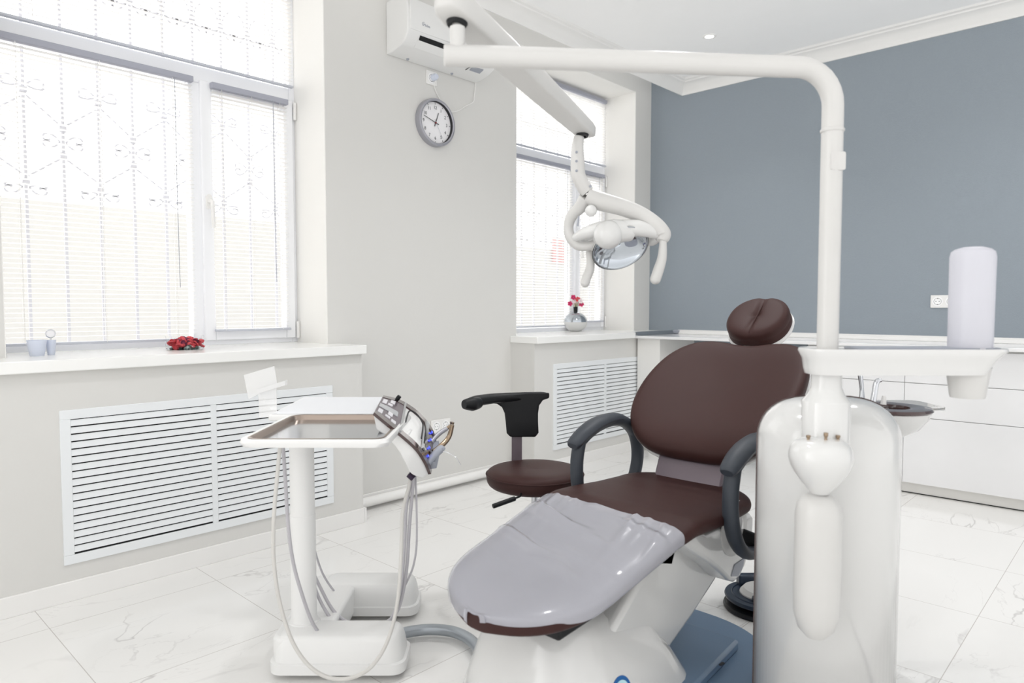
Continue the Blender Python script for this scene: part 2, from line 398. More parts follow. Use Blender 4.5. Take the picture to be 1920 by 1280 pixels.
# ornamental grilles outside the windows
def iron(label, ya, yb, ys, par):
    x = -3.70
    root = thing('window_grille', label, 'window grille', (x, (ya + yb) / 2, .8), 'ornamental grilles outside the windows')
    bars = [y for y in ys if ya - .1 < y < yb + .1]
    for y in bars: obj('grille_bar', MB().box(x - .006, x + .006, y - .006, y + .006, .84, 3.0), IRON, root, smooth=False)
    for za in (.84, 2.98): obj('grille_rail', MB().box(x - .008, x + .008, bars[0] - .05, bars[-1] + .05, za, za + .02), IRON, root)
    s = MB(); r = .0042
    def collar(y, z): obj('collar', MB().box(x - .01, x + .01, y - .014, y + .014, z - .012, z + .012), IRON, root, smooth=False)
    def wing(y, z, sg, up):
        q = [(.012, .0), (.03, .02 * up), (.055, .032 * up), (.075, .024 * up), (.078, .008 * up), (.065, .0), (.05, .006 * up)]
        s.tube([(x, y + sg * a, z + b) for a, b in q], r, seg=6, sub=4)
    for i, y in enumerate(bars):
        k = (int(round((y - .922) / .148)) + par) % 2
        if k == 0:
            for z in (1.915, 1.795): collar(y, z)
            for sg in (-1, 1): wing(y, 1.855, sg, 1); wing(y, 1.855, sg, -1)
            tgt = (2.03, 1.69); src = (1.93, 1.78)
        else:
            for z in (2.063, 1.66): collar(y, z)
            for sg in (-1, 1): wing(y, 2.085, sg, 1); wing(y, 2.085, sg, -.4); wing(y, 1.635, sg, -1); wing(y, 1.635, sg, .4)
            tgt = (1.93, 1.78); src = (2.04, 1.685)
        if i + 1 < len(bars):
            for a_, b2 in zip(src, tgt): s.tube([(x, y + .01, a_), (x, bars[i + 1] - .01, b2)], r, seg=6, smooth=False)
            z = 2.61; y2 = bars[i + 1]
            s.tube([(x, y + .012, z + .005), (x, y + .03, z + .05), (x, (y + y2) / 2, z + .075), (x, y2 - .03, z + .05), (x, y2 - .012, z + .005)], r, seg=6)
        collar(y, 2.59)
        for sg in (-1, 1): wing(y, 2.57, sg, -1.3); wing(y, 2.565, sg, -.3)
    obj('scrollwork', s, IRON, root)
YS = [.922 - .148 * 3 + .148 * i for i in range(40)]
iron('pale ornamental iron grille behind the blinds of the near window', Y1a, Y1b + .2, YS, 0)
iron('pale ornamental iron grille behind the blinds of the far window', Y2a + .2, Y2b + .55, YS, 0)
# outdoors: pale rendered wall across the yard
struct('exterior_ground', MB().box(-20, XO - .02, -8, 25, -.4, -.3), HAZE, smooth=False)
o = struct('exterior_wall', MB().box(-8.3, -8.0, -3, 20, -.3, 2.15), HAZE, smooth=False)
o = obj('wall_sign', MB().box(-7.98, -7.95, 9.5, 10.0, 1.9, 2.35), PINKX); tag(o, 'pale red sign seen through the far window blinds', 'sign')

# radiator covers
def rad(label, ya, yb, ym, z0, z1, n):
    root = thing('radiator_cover', label, 'radiator cover', (XP, (ya + yb) / 2, z0), 'louvred radiator covers below the windows')
    f = MB(); x0, x1 = XP - .002, XP + .008; b = .035
    f.box(x0, x1, ya, yb, z0, z0 + b); f.box(x0, x1, ya, yb, z1 - b, z1); f.box(x0, x1, ya, ya + b, z0 + b, z1 - b); f.box(x0, x1, yb - b, yb, z0 + b, z1 - b); f.box(x0, x1, ym - .012, ym + .012, z0 + b, z1 - b)
    obj('cover_frame', f, GRILL, root, bevel=.002)
    obj('shade_sheet', MB().box(XP + .0002, XP + .0012, ya + .01, yb - .01, z0 + .01, z1 - .01), DARK, root, smooth=False)  # flat black sheet, paints the shade of a hollow behind the louvres
    for (p, q) in ((ya + b, ym - .012), (ym + .012, yb - b)):
        s = MB(); zz0, zz1 = z0 + b, z1 - b; pt = (zz1 - zz0 - .006) / n
        for i in range(n):
            z = zz0 + .010 + i * pt
            s.prism([(XP + .0068, p, z - .002), (XP + .0075, p, z), (XP + .0028, p, z + pt * .74), (XP + .0014, p, z + pt * .74)], (0, q - p, 0))
        obj('louvre_panel', s, GRILL, root, smooth=False)
rad('wide white louvred radiator cover below the near window, two panels', .695, 1.845, 1.262, .138, .719, 18)
rad('white louvred radiator cover below the far window, running behind the desk', 3.53, 4.70, 4.118, .141, .721, 18)

# ------------------------------------------------------------------ back counter
YF = 4.52
o = obj('worktop', MB().prism([(-2.95, 4.475, .864), (1.9, 4.475, .864), (1.9, YB, .864), (-2.915, YB, .864), (-2.915, 4.48, .864)], (0, 0, .02)), CAB, bevel=.003)
tag(o, 'long white worktop along the blue-grey back wall', 'worktop')
tr = thing('splash_trim', 'white and aluminium splash strip where the worktop meets the back wall', 'trim', (-.5, YB, .885))
t = MB(); t.prism([(-2.885, YB, .885), (-2.885, YB - .022, .885), (-2.885, YB - .018, .897), (-2.885, YB - .008, .905), (-2.885, YB - .006, .918), (-2.885, YB, .918)], (4.7, 0, 0)); obj('splash_strip', t, TRIM, tr)
t = MB(); t.prism([(-2.935, 4.48, .8855), (-2.905, 4.48, .8855), (-2.912, 4.48, .896), (-2.925, 4.48, .912), (-2.935, 4.48, .914)], (0, YB - 4.5, 0)); obj('end_strip', t, ALU, tr)
t = MB().box(-2.92, -2.87, YB - .03, YB - .001, .886, .916); obj('corner_cap', t, GREYP, tr, bevel=.006)
p = thing('desk_support', 'narrow white box holding up the worktop next to the far radiator cover', 'cabinet', (-2.84, 4.78, 0))
obj('carcass', MB().box(-2.937, -2.74, YF, YB, .072, .862), CABM, p, bevel=.002)
obj('plinth', MB().box(-2.86, -2.74, YF + .05, YB, .0, .072), CABM, p)
def cabinet(label, x0, x1):
    c = thing('drawer_cabinet', label, 'cabinet', ((x0 + x1) / 2, 4.78, 0), 'white drawer cabinets under the worktop')
    obj('carcass', MB().box(x0, x1, YF + .02, YB - .01, .07, .862), CABM, c)
    obj('plinth', MB().box(x0, x1, 4.575, YB - .01, .004, .07), CABM, c)
    obj('plinth_seal', MB().box(x0, x1, 4.573, 4.58, .0, .005), DARK, c)
    for z0, z1 in ((.072, .459), (.462, .6585), (.6615, .852)):
        obj('drawer', MB().box(x0 + .0012, x1 - .0012, YF, YF + .019, z0, z1), CAB, c, bevel=.0012)
cabinet('white drawer cabinet left of the visible seam, beside the knee space', -1.66, -1.094)
cabinet('wide white drawer cabinet on the right of the seam', -1.094, .75)

def socket(root, c, nrm, right, n, plug=False):
    # c centre of first module
    nrm, right, up = Vector(nrm), Vector(right), Vector((0, 0, 1)); c = Vector(c)
    def bx(mb, u0, u1, v0, v1, d0, d1):
        mb.ring_skin([[c + right * u + up * v + nrm * d for u, v in ((u0, v0), (u1, v0), (u1, v1), (u0, v1))] for d in (d0, d1)])
    m = MB(); bx(m, -.04, -.04 + .072 * n + .008, -.04, .04, 0, .008); obj('socket_frame', m, TRIM, root, bevel=.003)
    for i in range(n):
        cc = c + right * (.072 * i)
        m = MB().lathe([(.0295, .0084), (.03, .0088), (.027, .0094), (.0235, .0092), (.0215, .0086), (.0001, .0085)], cc, nrm, 28, cap=False); obj('socket_insert', m, WHITE, root)
        m = MB()
        for s in (-1, 1): m.lathe([(.0026, 0), (.0026, .0004)], cc + right * (.009 * s) + nrm * .0088, nrm, 10); 
        m2 = c
        for s in (-1, 1): m.lathe([(.003, 0), (.003, .0006)], cc + up * (.019 * s) + nrm * .0088, nrm, 8)
        m.torus(cc + nrm * .0088, .0205, .0007, nrm, 30, 6)
        obj('contact_hole', m, INK, root)
s = thing('wall_socket', 'white multiple wall socket on the blue-grey back wall behind the cup dispenser', 'socket', (-1.04, YB, 1.137)); socket(s, (-1.045, YB, 1.137), (0, -1, 0), (1, 0, 0), 3)
s = thing('wall_socket', 'white double wall socket low on the beige wall beside the tray console', 'socket', (XW, 2.70, .385)); socket(s, (XW, 2.685, .385), (1, 0, 0), (0, 1, 0), 2)
s = thing('wall_socket', 'white single wall socket just below the air conditioner', 'socket', (XW, 2.664, 2.436)); socket(s, (XW, 2.664, 2.436), (1, 0, 0), (0, 1, 0), 1)
# ------------------------------------------------------------------ air conditioner
ac = thing('air_conditioner', 'white wall-mounted split air conditioner above the clock', 'air conditioner', (XW, 2.68, 2.5))
prof = [(0, 2.770), (.10, 2.772), (.155, 2.76), (.178, 2.74), (.188, 2.70), (.192, 2.62), (.188, 2.566), (.165, 2.53), (.12, 2.508), (.05, 2.492), (0, 2.49)]
obj('housing', MB().prism([(XW + a, 2.345, z) for a, z in prof], (0, .675, 0)), CART, ac, bevel=.006, angle=50)
obj('front_panel', MB().prism([(XW + a, 2.36, z) for a, z in [(.184, 2.752), (.196, 2.70), (.199, 2.62), (.196, 2.585), (.186, 2.585), (.186, 2.70)]], (0, .645, 0)), CART, ac, bevel=.003, angle=50)
obj('air_slot', MB().prism([(XW + a, 2.43, z) for a, z in [(.1885, 2.5605), (.1905, 2.5665), (.189, 2.566), (.178, 2.5455), (.180, 2.543)]], (0, .53, 0)), DARK, ac)
obj('air_flap', MB().prism([(XW + a, 2.425, z) for a, z in [(.176, 2.541), (.181, 2.5455), (.145, 2.520), (.142, 2.514)]], (0, .54, 0)), CART, ac)
m = MB(); m.ring_skin([[Vector((XW + a, y, z)) for a, y, z in ((.118, 2.86, 2.506 + d), (.118, 2.945, 2.506 + d), (.152, 2.945, 2.5205 + d), (.152, 2.86, 2.5205 + d))] for d in (-.001, -.003)]); obj('rating_label', m, GREYP, ac)
m = MB(); m.ring_skin([[Vector((XW + a, y, z)) for a, y, z in ((.11, 2.835, 2.5035 + d), (.11, 2.84, 2.5035 + d), (.155, 2.85, 2.522 + d), (.155, 2.845, 2.522 + d))] for d in (-.001, -.003)]); obj('seam_mark', m, INK, ac)
m = MB(); join_bm(m, text_mb('Midea', .020, (XW + .1995, 2.468, 2.625), (0, 1, 0), (0, 0, 1)))
m.tube([(XW + .2, 2.445, 2.617), (XW + .2, 2.437, 2.625), (XW + .2, 2.440, 2.635), (XW + .2, 2.452, 2.638)], .0011, seg=6)
obj('maker_lettering', m, GREYP, ac, smooth=False)
for y in (2.47, 2.80): obj('fixing_clip', MB().ball((XW + .03, y, 2.489), .008), GREYP, ac)
pc = thing('power_cable', 'thin white power cable with plug looping from the socket to the air conditioner', 'cable', (XW, 2.75, 2.3))
obj('plug', MB().lathe([(.019, .0), (.019, .02), (.015, .032), (.0001, .034)], (XW + .01, 2.672, 2.44), (1, 0, 0), 24), CUPB, pc)
pts = [onx(*q, XW + .008) for q in ((814, 158), (817, 170), (826, 188), (840, 206), (848, 210), (860, 207), (873, 199), (887, 191), (889, 182), (891, 165), (892, 151))]
obj('cable', MB().tube([(XW + .03, 2.684, 2.43)] + pts, .003, seg=8), TRIM, pc)

# ------------------------------------------------------------------ clock
CY, CZ = 2.682, 2.180; RC = .138
ck = thing('wall_clock', 'round silver wall clock with white dial and black numerals', 'clock', (XW, CY, CZ))
X1 = Vector((1, 0, 0)); cc = Vector((XW, CY, CZ))
obj('clock_case', MB().lathe([(RC, 0), (RC, .03), (RC - .003, .037), (RC - .012, .039), (RC - .018, .036), (RC - .0185, .014), (.0001, .013)], cc, X1, 64), SILV, ck)
obj('clock_dial', MB().lathe([(RC - .019, .0135), (RC - .019, .0145), (.0001, .0145)], cc, X1, 48), DIALW, ck)
obj('dial_ring', MB().lathe([(RC - .0183, .015), (RC - .0183, .034)], cc, X1, 64, cap=False), INK, ck, solid=.001)
nm = MB(); tk = MB()
for h in range(1, 13):
    a = PI / 2 - h * PI / 6; rr = .088
    join_bm(nm, text_mb(str(h), .026, cc + Vector((.0152, math.cos(a) * rr, math.sin(a) * rr)), (0, 1, 0), (0, 0, 1), .0003))
    d = Vector((0, math.cos(a), math.sin(a))); e = Vector((0, -math.sin(a), math.cos(a)))
    p0 = cc + d * .106 + X1 * .0148; p1 = cc + d * .116 + X1 * .0148
    tk.ring_skin([[p0 - e * .0013, p0 + e * .0013, p1 + e * .0013, p1 - e * .0013], [q + X1 * .0008 for q in (p0 - e * .0013, p0 + e * .0013, p1 + e * .0013, p1 - e * .0013)]])
obj('numerals', nm, INK, ck, smooth=False); obj('hour_marks', tk, INK, ck, smooth=False)
def hand(ang, ln, back, wd, m, x, nme):
    a = PI / 2 - math.radians(ang); d = Vector((0, math.cos(a), math.sin(a))); e = Vector((0, -math.sin(a), math.cos(a)))
    p0 = cc - d * back + X1 * x; p1 = cc + d * ln + X1 * x
    q = [p0 - e * wd, p0 + e * wd, p1 + e * wd * .6, p1 - e * wd * .6]
    obj(nme, MB().ring_skin([q, [v + X1 * .001 for v in q]]), m, ck, smooth=False)
hand(21, .065, .022, .0028, INK, .018, 'hour_hand'); hand(287, .094, .024, .0022, INK, .020, 'minute_hand'); hand(148, .098, .02, .0007, GREYP, .022, 'second_hand')
obj('hand_cap', MB().lathe([(.004, .016), (.004, .024), (.0001, .0245)], cc, X1, 16), REDINK, ck)

# ------------------------------------------------------------------ ceiling spotlight
p = onz(1330, 68, ZC)
dl = thing('ceiling_spotlight', 'small round white recessed ceiling spotlight', 'ceiling light', p)
obj('spotlight_rim', MB().lathe([(.027, .0), (.030, -.004), (.042, -.006), (.046, -.002), (.046, 0)], (p.x, p.y, ZC), (0, 0, 1), 32, cap=False), TRIM, dl)
obj('spotlight_lens', MB().lathe([(.028, -.001), (.028, -.003), (.0001, -.003)], (p.x, p.y, ZC), (0, 0, 1), 32), LAMPE, dl)

# ------------------------------------------------------------------ things on the sills
def cup(label, c, r, h, lean):
    c = Vector(c)
    o = obj('plastic_cup', MB().lathe([(.0001, .002), (r * .7, 0), (r * .78, .01), (r, h), (r * .95, h), (r * .72, .012), (.0001, .012)], c, (0, 0, 1), 24, cap=False), CUPB)
    tag(o, label, 'cup')
cup('pale blue plastic cup at the left end of the near sill', (-3.215, .690, ZS), .034, .062, 0)
cup('small pale blue cup close to the round dial on the near sill', (-3.235, .742, ZS), .018, .06, 0)
th = thing('round_dial_gauge', 'tiny round metal dial propped over the pale blue cups', 'clock', (-3.235, .742, ZS))
c = Vector((-3.235, .742, ZS + .085)); n = Vector((1, -.35, .1)).normalized()
obj('dial_case', MB().lathe([(.018, -.004), (.018, .004), (.015, .005), (.0145, .003), (.0001, .003)], c, n, 28), CHROME, th)
obj('dial_face', MB().lathe([(.0145, .0032), (.0001, .0036)], c, n, 28), DIALW, th)
obj('dial_stem', MB().tube([c - Vector((0, 0, .016)), c - Vector((.004, 0, .083))], .003, seg=8, smooth=False), TRIM, th)
# potpourri bowl
c = Vector((-3.235, 1.262, ZS))
o = obj('glass_bowl', MB().lathe([(.0001, .0), (.074, 0), (.079, .006), (.080, .062), (.077, .062), (.076, .008), (.0001, .005)], c, (0, 0, 1), 40, cap=False), GLASS); tag(o, 'low clear glass bowl of red petals on the near window sill', 'bowl')
def petals(name, m, n, sx, seed, label, rmax=.066, zc=(.012, .05), dx=0):
    random.seed(seed); mb = MB()
    for i in range(n):
        a = random.uniform(0, 2 * PI); r = rmax * math.sqrt(random.random()); q = c + Vector((r * math.cos(a), r * math.sin(a) + dx, random.uniform(*zc)))
        if (q - c).xy.length > .068: continue
        u = Vector((random.uniform(-1, 1), random.uniform(-1, 1), random.uniform(-.5, 1))).normalized(); v = u.cross(Vector((random.uniform(-1, 1), random.uniform(-1, 1), .3))).normalized(); nn = u.cross(v)
        S_ = sx * random.uniform(.6, 1.2)
        rings = []
        for t in range(5):
            tt = -1 + t / 2; wd = math.sqrt(max(.02, 1 - tt * tt)) * .7
            rings.append([q + (u * tt + v * wd * k2) * S_ + nn * (S_ * (.5 * k2 * k2 + .3 * tt * tt)) for k2 in (-1, -.5, 0, .5, 1)])
        mb.ring_skin(rings, closed=False)
    o = obj(name, mb, m, solid=.0008); tag(o, label, 'petals', kind='stuff')
petals('potpourri', PETR, 70, .016, 3, 'loose red dried petals heaped in the glass bowl', dx=.006)
petals('potpourri', PETP, 24, .014, 8, 'dark plum dried petals among the red ones in the bowl', dx=-.01, zc=(.02, .05))
petals('potpourri', PETG, 24, .012, 12, 'grey-green dried leaves at the bottom of the bowl', zc=(.008, .015), rmax=.064)
# vase
p = onz(1079, 621, ZS); c = Vector((p.x, p.y, ZS)); 
D2 = (c - CAM).dot(FH); RV = 22 / F_PX * D2
o = thing('round_vase', 'round white vase with a silvered top on the far window sill', 'vase', c)
pr = [(RV * math.cos(t) * 1.0, RV * .86 * (math.sin(t) + .93)) for t in [(-.5 + i / 24) * PI for i in range(3, 25)]]
zm = RV * .86
obj('vase_body', MB().lathe([(.0001, 0)] + [q for q in pr if q[1] <= zm], c, (0, 0, 1), 40, cap=False), ENAM, o)
obj('vase_mirror', MB().lathe([q for q in pr if q[1] >= zm * .9 and q[0] > .012], c, (0, 0, 1), 40, cap=False), MIRR, o)
obj('vase_neck', MB().lathe([(.011, zm * 1.9), (.016, zm * 1.93), (.018, zm * 1.93 + .04), (.015, zm * 1.93 + .04), (.012, zm * 1.9)], c, (0, 0, 1), 20, cap=False), BLACK, o)
fb = thing('orchid_bunch', 'small bunch of pink and white flowers standing in the round vase', 'flowers', c + Vector((0, 0, zm * 2)))
random.seed(4)
for i, (dX, dz, m) in enumerate(((-.045, .035, PINKF), (-.02, .085, PINKF), (-.008, .06, WHITEF), (.015, .07, PETR), (.038, .055, WHITEF), (.045, .03, PINKF), (.0, .03, WHITEF), (.025, .035, WHITEF))):
    b = c + RT * dX + FH * random.uniform(-.02, .02) + Vector((0, 0, zm * 1.93 + .03 + dz)); mb = MB()
    obj('flower_stem', MB().tube([c + Vector((0, 0, zm * 1.9)), c + RT * dX * .4 + Vector((0, 0, zm * 1.93 + .03 + dz * .6)), b], .0012, seg=6), GREENF, fb)
    for k2 in range(5):
        a = k2 * 2 * PI / 5 + i; d = (RT * math.cos(a) + Vector((0, 0, 1)) * math.sin(a)); e = (RT * -math.sin(a) + Vector((0, 0, 1)) * math.cos(a))
        rr = [[b + d * (.002 + .019 * t) + e * (wd * s_) - FH * (.003 + .004 * abs(s_)) for s_ in (-1, 0, 1)] for t, wd in ((0, .001), (.4, .009), (.8, .008), (1, .001))]
        mb.ring_skin(rr, closed=False)
    obj('flower', mb, m, fb, solid=.0006)

# ------------------------------------------------------------------ stool
SC = Q(1003, 880, 2.62); sx0, sy0 = SC.x, SC.y; SZ = .485
st = thing('operator_stool', 'brown round swivel stool with a curved black backrest arm', 'stool', (sx0, sy0, 0))
R_ = .188
obj('seat', MB().lathe([(.0001, SZ - .075), (.11, SZ - .078), (.16, SZ - .072), (R_ - .008, SZ - .06), (R_, SZ - .04), (R_ - .001, SZ - .016), (R_ - .014, SZ - .003), (R_ - .045, SZ + .003), (.08, SZ), (.0001, SZ - .004)], (sx0, sy0, 0), (0, 0, 1), 48, cap=False), LEATH, st, sub=1)
obj('seat_seam', MB().torus((sx0, sy0, SZ - .02), R_ - .001, .0022, seg=60, ts=8), LEATH, st)
bk = Q(969, 840, 2.76)
pl = MB(); wv = RT; post = [Vector((bk.x, bk.y, SZ - .09)), Vector((bk.x, bk.y, .70))]
pl.ring_skin([[q + RT * a + FH * b for a, b in ((-.021, -.006), (.021, -.006), (.021, .006), (-.021, .006))] for q in post]); obj('back_post', pl, BRKT, st, bevel=.002)
pl = MB(); pl.ring_skin([[Vector((q.x, q.y, z)) + RT * a for a in (-.02, .02) for _ in (0,)] for q, z in ()]) if 0 else None
obj('post_bracket', MB().tube([Vector((bk.x, bk.y, SZ - .085)), Vector((sx0, sy0, SZ - .085))], .014, seg=8, smooth=False, ell=.5), BLACK, st)
# backrest: T-shaped pad facing the camera, its bar curving forward at the left
D0 = 2.74
def bp(px, py, dd=0): return Q(px, py, D0 + dd)
fr = []
outline = [(868, 752, -.16), (880, 744, -.14), (905, 739, -.085), (940, 735, -.03), (985, 733, 0), (1031, 733, 0), (1032, 742, 0), (1028, 747, 0), (1016, 750, 0), (1010, 762, 0), (1009, 785, 0), (1010, 810, 0), (1006, 817, 0), (995, 819, 0), (960, 819, 0), (950, 815, 0), (948, 785, 0), (944, 765, -.01), (934, 757, -.03), (905, 757, -.085), (896, 767, -.14), (872, 766, -.16)]
def slab(outl, th, bulge=0):
    mb = MB(); pf = [bp(a, b, d - th / 2) for a, b, d in outl]; pb = [bp(a, b, d + th / 2) for a, b, d in outl]
    mb.ring_skin([pf, pb]); return mb
obj('back_pad', MB().ring_skin([[bp(a, b, th) for a in (0,)] for b in ()]) if 0 else slab([(1030, 736, 0), (1030, 746, 0), (1018, 750, 0), (1011, 760, 0), (1009, 775, 0), (1009, 790, 0), (1010, 811, 0), (1004, 819, 0), (957, 819, 0), (950, 812, 0), (948, 790, 0), (946, 774, 0), (941, 763, 0), (932, 757, -.01), (915, 755, -.03), (915, 741, -.03), (950, 737, 0), (985, 735, 0)], .03), BLACK, st, bevel=.006, bseg=4, angle=60)
pts = [bp(876, 757, -.17), bp(892, 752, -.12), bp(915, 748, -.07), bp(945, 745, -.025), bp(980, 743, -.005), bp(1015, 741, 0), bp(1027, 741, 0)]
obj('arm_bar', MB().tube(pts, [.020, .024, .023, .021, .019, .016, .010], seg=16, ell=.9, ref=(0, 0, 1)), BLACK, st)
obj('arm_tip', MB().tube([bp(870, 758, -.19), bp(885, 757, -.165), bp(897, 755, -.13)], [.017, .027, .022], seg=16), BLACK, st)
le = [Q(975, 905, 2.5), Q(977, 924, 2.45), Q(975, 930, 2.43), Q(965, 934, 2.40)]
obj('height_lever', MB().tube(le, .0035, seg=8), BLACK, st)
obj('lever_grip', MB().tube([Q(966, 934, 2.40), Q(924, 949, 2.36)], .0085, seg=12, smooth=False), BLACK, st, bevel=.002)
obj('gas_lift', MB().lathe([(.025, .09), (.025, .28), (.014, .285), (.014, SZ - .08)], (sx0, sy0, 0), (0, 0, 1), 20), CHROME, st)
lg = [5 * PI / 180 + YAW + k2 * 2 * PI / 5 for k2 in range(5)]
for a in lg:
    d = Vector((math.cos(a), math.sin(a), 0)); o_ = Vector((sx0, sy0, 0))
    l_ = obj('leg', MB().tube([o_ + Vector((0, 0, .10)), o_ + d * .12 + Vector((0, 0, .085)), o_ + d * .20 + Vector((0, 0, .07))], [.022, .018, .013], seg=10), CHROME, st)
    obj('caster', MB().lathe([(.0001, -.012), (.024, -.012), (.026, 0), (.024, .012), (.0001, .012)], o_ + d * .20 + Vector((0, 0, .027)), Vector((-d.y, d.x, 0)), 16), BLACK, l_)

# ------------------------------------------------------------------ dental chair
CX, CYB = -1.15, 1.6          # centre line x, knee-bend y
ch = thing('dental_chair', 'brown leatherette dental treatment chair with white lift body and black arms', 'dental chair', (CX, 1.75, 0))
def zt(s):
    pts = [(-.56, .392), (-.5, .402), (-.25, .458), (0, .52), (.08, .533), (.16, .53), (.3, .522), (.42, .52), (.52, .53)]
    if s <= pts[0][0]: return pts[0][1]
    for i in range(len(pts) - 1):
        if s <= pts[i + 1][0]:
            t = (s - pts[i][0]) / (pts[i + 1][0] - pts[i][0]); t2 = t
            return pts[i][1] * (1 - t2) + pts[i + 1][1] * t2
    return pts[-1][1]
def hw(s):
    base = .232 + .03 * max(0, min(1, (s + .3) / .4)) - .02 * max(0, min(1, (s - .2) / .3))
    if s < -.27: q = min(1, (-.27 - s) / .236); base *= max(.02, (1 - q ** 2.3)) ** .5
    if s > .42: q = min(1, (s - .42) / .11); base *= max(.02, (1 - q ** 2.5)) ** .5
    return base
def section(s, off=0, n=28, th=.07, a0=0, a1=2 * PI, wr=False, top=True):
    w_ = hw(s) + off; pts = []; t_ = th / 2 + off; e = .45
    if s < -.38: t_ *= (1 - .35 * min(1, ((-.38 - s) / .12)) ** 2)
    for i in range(n):
        a = a0 + (a1 - a0) * i / (n - (0 if a1 - a0 > 6.2 else 1))
        cx_, sz_ = math.cos(a), math.sin(a)
        vx = w_ * math.copysign(abs(cx_) ** e, cx_); vz = t_ * math.copysign(abs(sz_) ** .7, sz_)
        z = zt(s) - th / 2 + vz - (.008 * (1 - (vx / max(.01, w_)) ** 2) if sz_ > 0 and top else 0)
        if wr:
            k2 = vx / .25; dd = noise.noise(Vector((k2 * 6 + s * 10, s * 5 - k2 * 3.0, 3)));
            ang = noise.noise(Vector(((k2 * .8 + s * 2.6) * 5, (s - k2 * .18) * 1.2, 7)))
            fall = math.exp(-((s + .04) / .13) ** 2)
            z += off + max(0, sz_) * (.016 * fall * max(0, noise.noise(Vector((k2 * 8 + s * 6, s * 4 + k2 * 2, 1))) + .05) + .085 * max(0, noise.noise(Vector(((s + .3 * k2 * .25) * 21, (k2 * .25 - s * .3) * 3.0, 4))) + .02) ** 2 * math.exp(-((s + .12) / .13) ** 2) * (1 - .6 * abs(k2)))
        pts.append(Vector((CX + vx, CYB + s - (.07 * vx * max(0, min(1, (s + .4) / .4)) if wr else 0), z)))
    return pts
ss = [-.505, -.503] + [-.5 + .02 * i for i in range(51)] + [.523, .528]
obj('seat_cushion', MB().ring_skin([section(s) for s in ss if s <= .53]), LEATH, ch, sub=1)
# backrest
PB = (.455, .600); PT = (1.0, .97)
Ub = Vector((0, PT[0] - PB[0], PT[1] - PB[1])).normalized(); Nb = Vector((0, -Ub.z, Ub.y)); KL = 1 / Ub.y
Ob = Vector((CX - .0, CYB + PB[0], PB[1]))
half = [(.0, .470), (.10, .468), (.17, .474), (.225, .497), (.268, .55), (.294, .62), (.302, .70), (.295, .78), (.276, .845), (.245, .895), (.205, .930), (.155, .949), (.10, .953), (.045, .945), (0, .942)]
outl = [(a, (s - PB[0]) * KL) for a, s in half] + [(-a, (s - PB[0]) * KL) for a, s in half[-2:0:-1]]
cb = sum(b for a, b in outl) / len(outl)
def bring(sc_, h, mode=0):
    r = []
    for a, b in outl:
        a2 = a * sc_; b2 = cb + (b - cb) * sc_
        curve = .55 * a2 * a2 + .10 * (b2 - .05) ** 2 * (1 if b2 < .1 else .6)
        lip = .03 * max(0, (.07 - b2) / .07) * -1
        r.append(Ob + Vector((a2, 0, 0)) + Ub * b2 + Nb * (h + curve + lip * .6))
    return r
obj('backrest', MB().ring_skin([bring(.0 + .01, -.055), bring(.5, -.055), bring(.9, -.052), bring(.975, -.04), bring(1.0, -.015), bring(.993, .006), bring(.965, .018), bring(.90, .024), bring(.75, .024), bring(.55, .020), bring(.35, .016), bring(.15, .014), bring(.01, .0135)]), LEATH, ch, sub=2)
obj('backrest_shell', MB().ring_skin([bring(.01, -.085), bring(.6, -.08), bring(.9, -.07), bring(.985, -.052), bring(.985, -.048), bring(.01, -.048)]), ENAM, ch, sub=1)
# bracket between seat and back
m = MB(); m.prism([(CX - .125, CYB + a, z) for a, z in ((.47, .50), (.545, .52), (.60, .64), (.585, .66), (.51, .60), (.48, .535))], (.25, 0, 0)); obj('back_hinge', m, BRKT, ch, bevel=.008)
obj('hinge_strip', MB().prism([(CX - .13, CYB + a, z) for a, z in ((.487, .617), (.487, .625), (.51, .628), (.51, .62))], (.27, 0, 0)), CHROME, ch)
# headrest
ang = math.radians(40)
hc = Vector((CX - .003, CYB + 1.035, 1.035)); hu = Vector((0, math.cos(ang), math.sin(ang))); hn = Vector((0, -math.sin(ang), math.cos(ang))); hx = Vector((1, 0, 0))
hd = MB()
def hring(sc_, h, n=40, k2=0):
    r = []
    for i in range(n):
        a = 2 * PI * i / n; ca, sa = math.cos(a), math.sin(a)
        x_ = .120 * sc_ * math.copysign(abs(ca) ** .9, ca); y_ = .118 * sc_ * math.copysign(abs(sa) ** .9, sa)
        groove = math.exp(-(x_ / .010) ** 2)
        hh = h - k2 * (.008 * groove) 
        y2 = y_ - math.copysign(.004, y_) * groove * (1 if abs(y_) > .06 else 0)
        r.append(hc + hx * x_ + hu * y2 + hn * hh)
    return r
obj('headrest_pad', hd.ring_skin([hring(.01, -.035), hring(.9, -.035), hring(.985, -.025), hring(1.0, -.006), hring(.975, .008), hring(.99, .014), hring(.985, .030, k2=.4), hring(.95, .042, k2=.8), hring(.85, .049, k2=1), hring(.65, .051, k2=1), hring(.4, .050, k2=1), hring(.2, .049, k2=1), hring(.01, .038, k2=0)]), LEATH, ch, sub=2)
obj('headrest_seam', MB().tube([hc + hx * .006 + hu * u_ + hn * (.0475 - .6 * u_ * u_) for u_ in (-.1, -.07, -.035, 0, .035, .07, .1)], .0024, seg=6), LEATH, ch)
obj('headrest_shell', MB().ring_skin([hring(.3, -.066), hring(.7, -.058), hring(1.0, -.042), hring(1.06, -.022), hring(1.04, -.014), hring(.3, -.030)]), ENAM, ch, sub=1)
hb = MB(); b0 = hc + hu * -.075 + hn * -.045; hb.tube([b0, b0 + Vector((0, .01, -.05)), Ob + Ub * .58 + Nb * -.04], [.016, .018, .018], seg=10, ell=1.8, ref=(1, 0, 0)); obj('headrest_stem', hb, CHROME, ch)
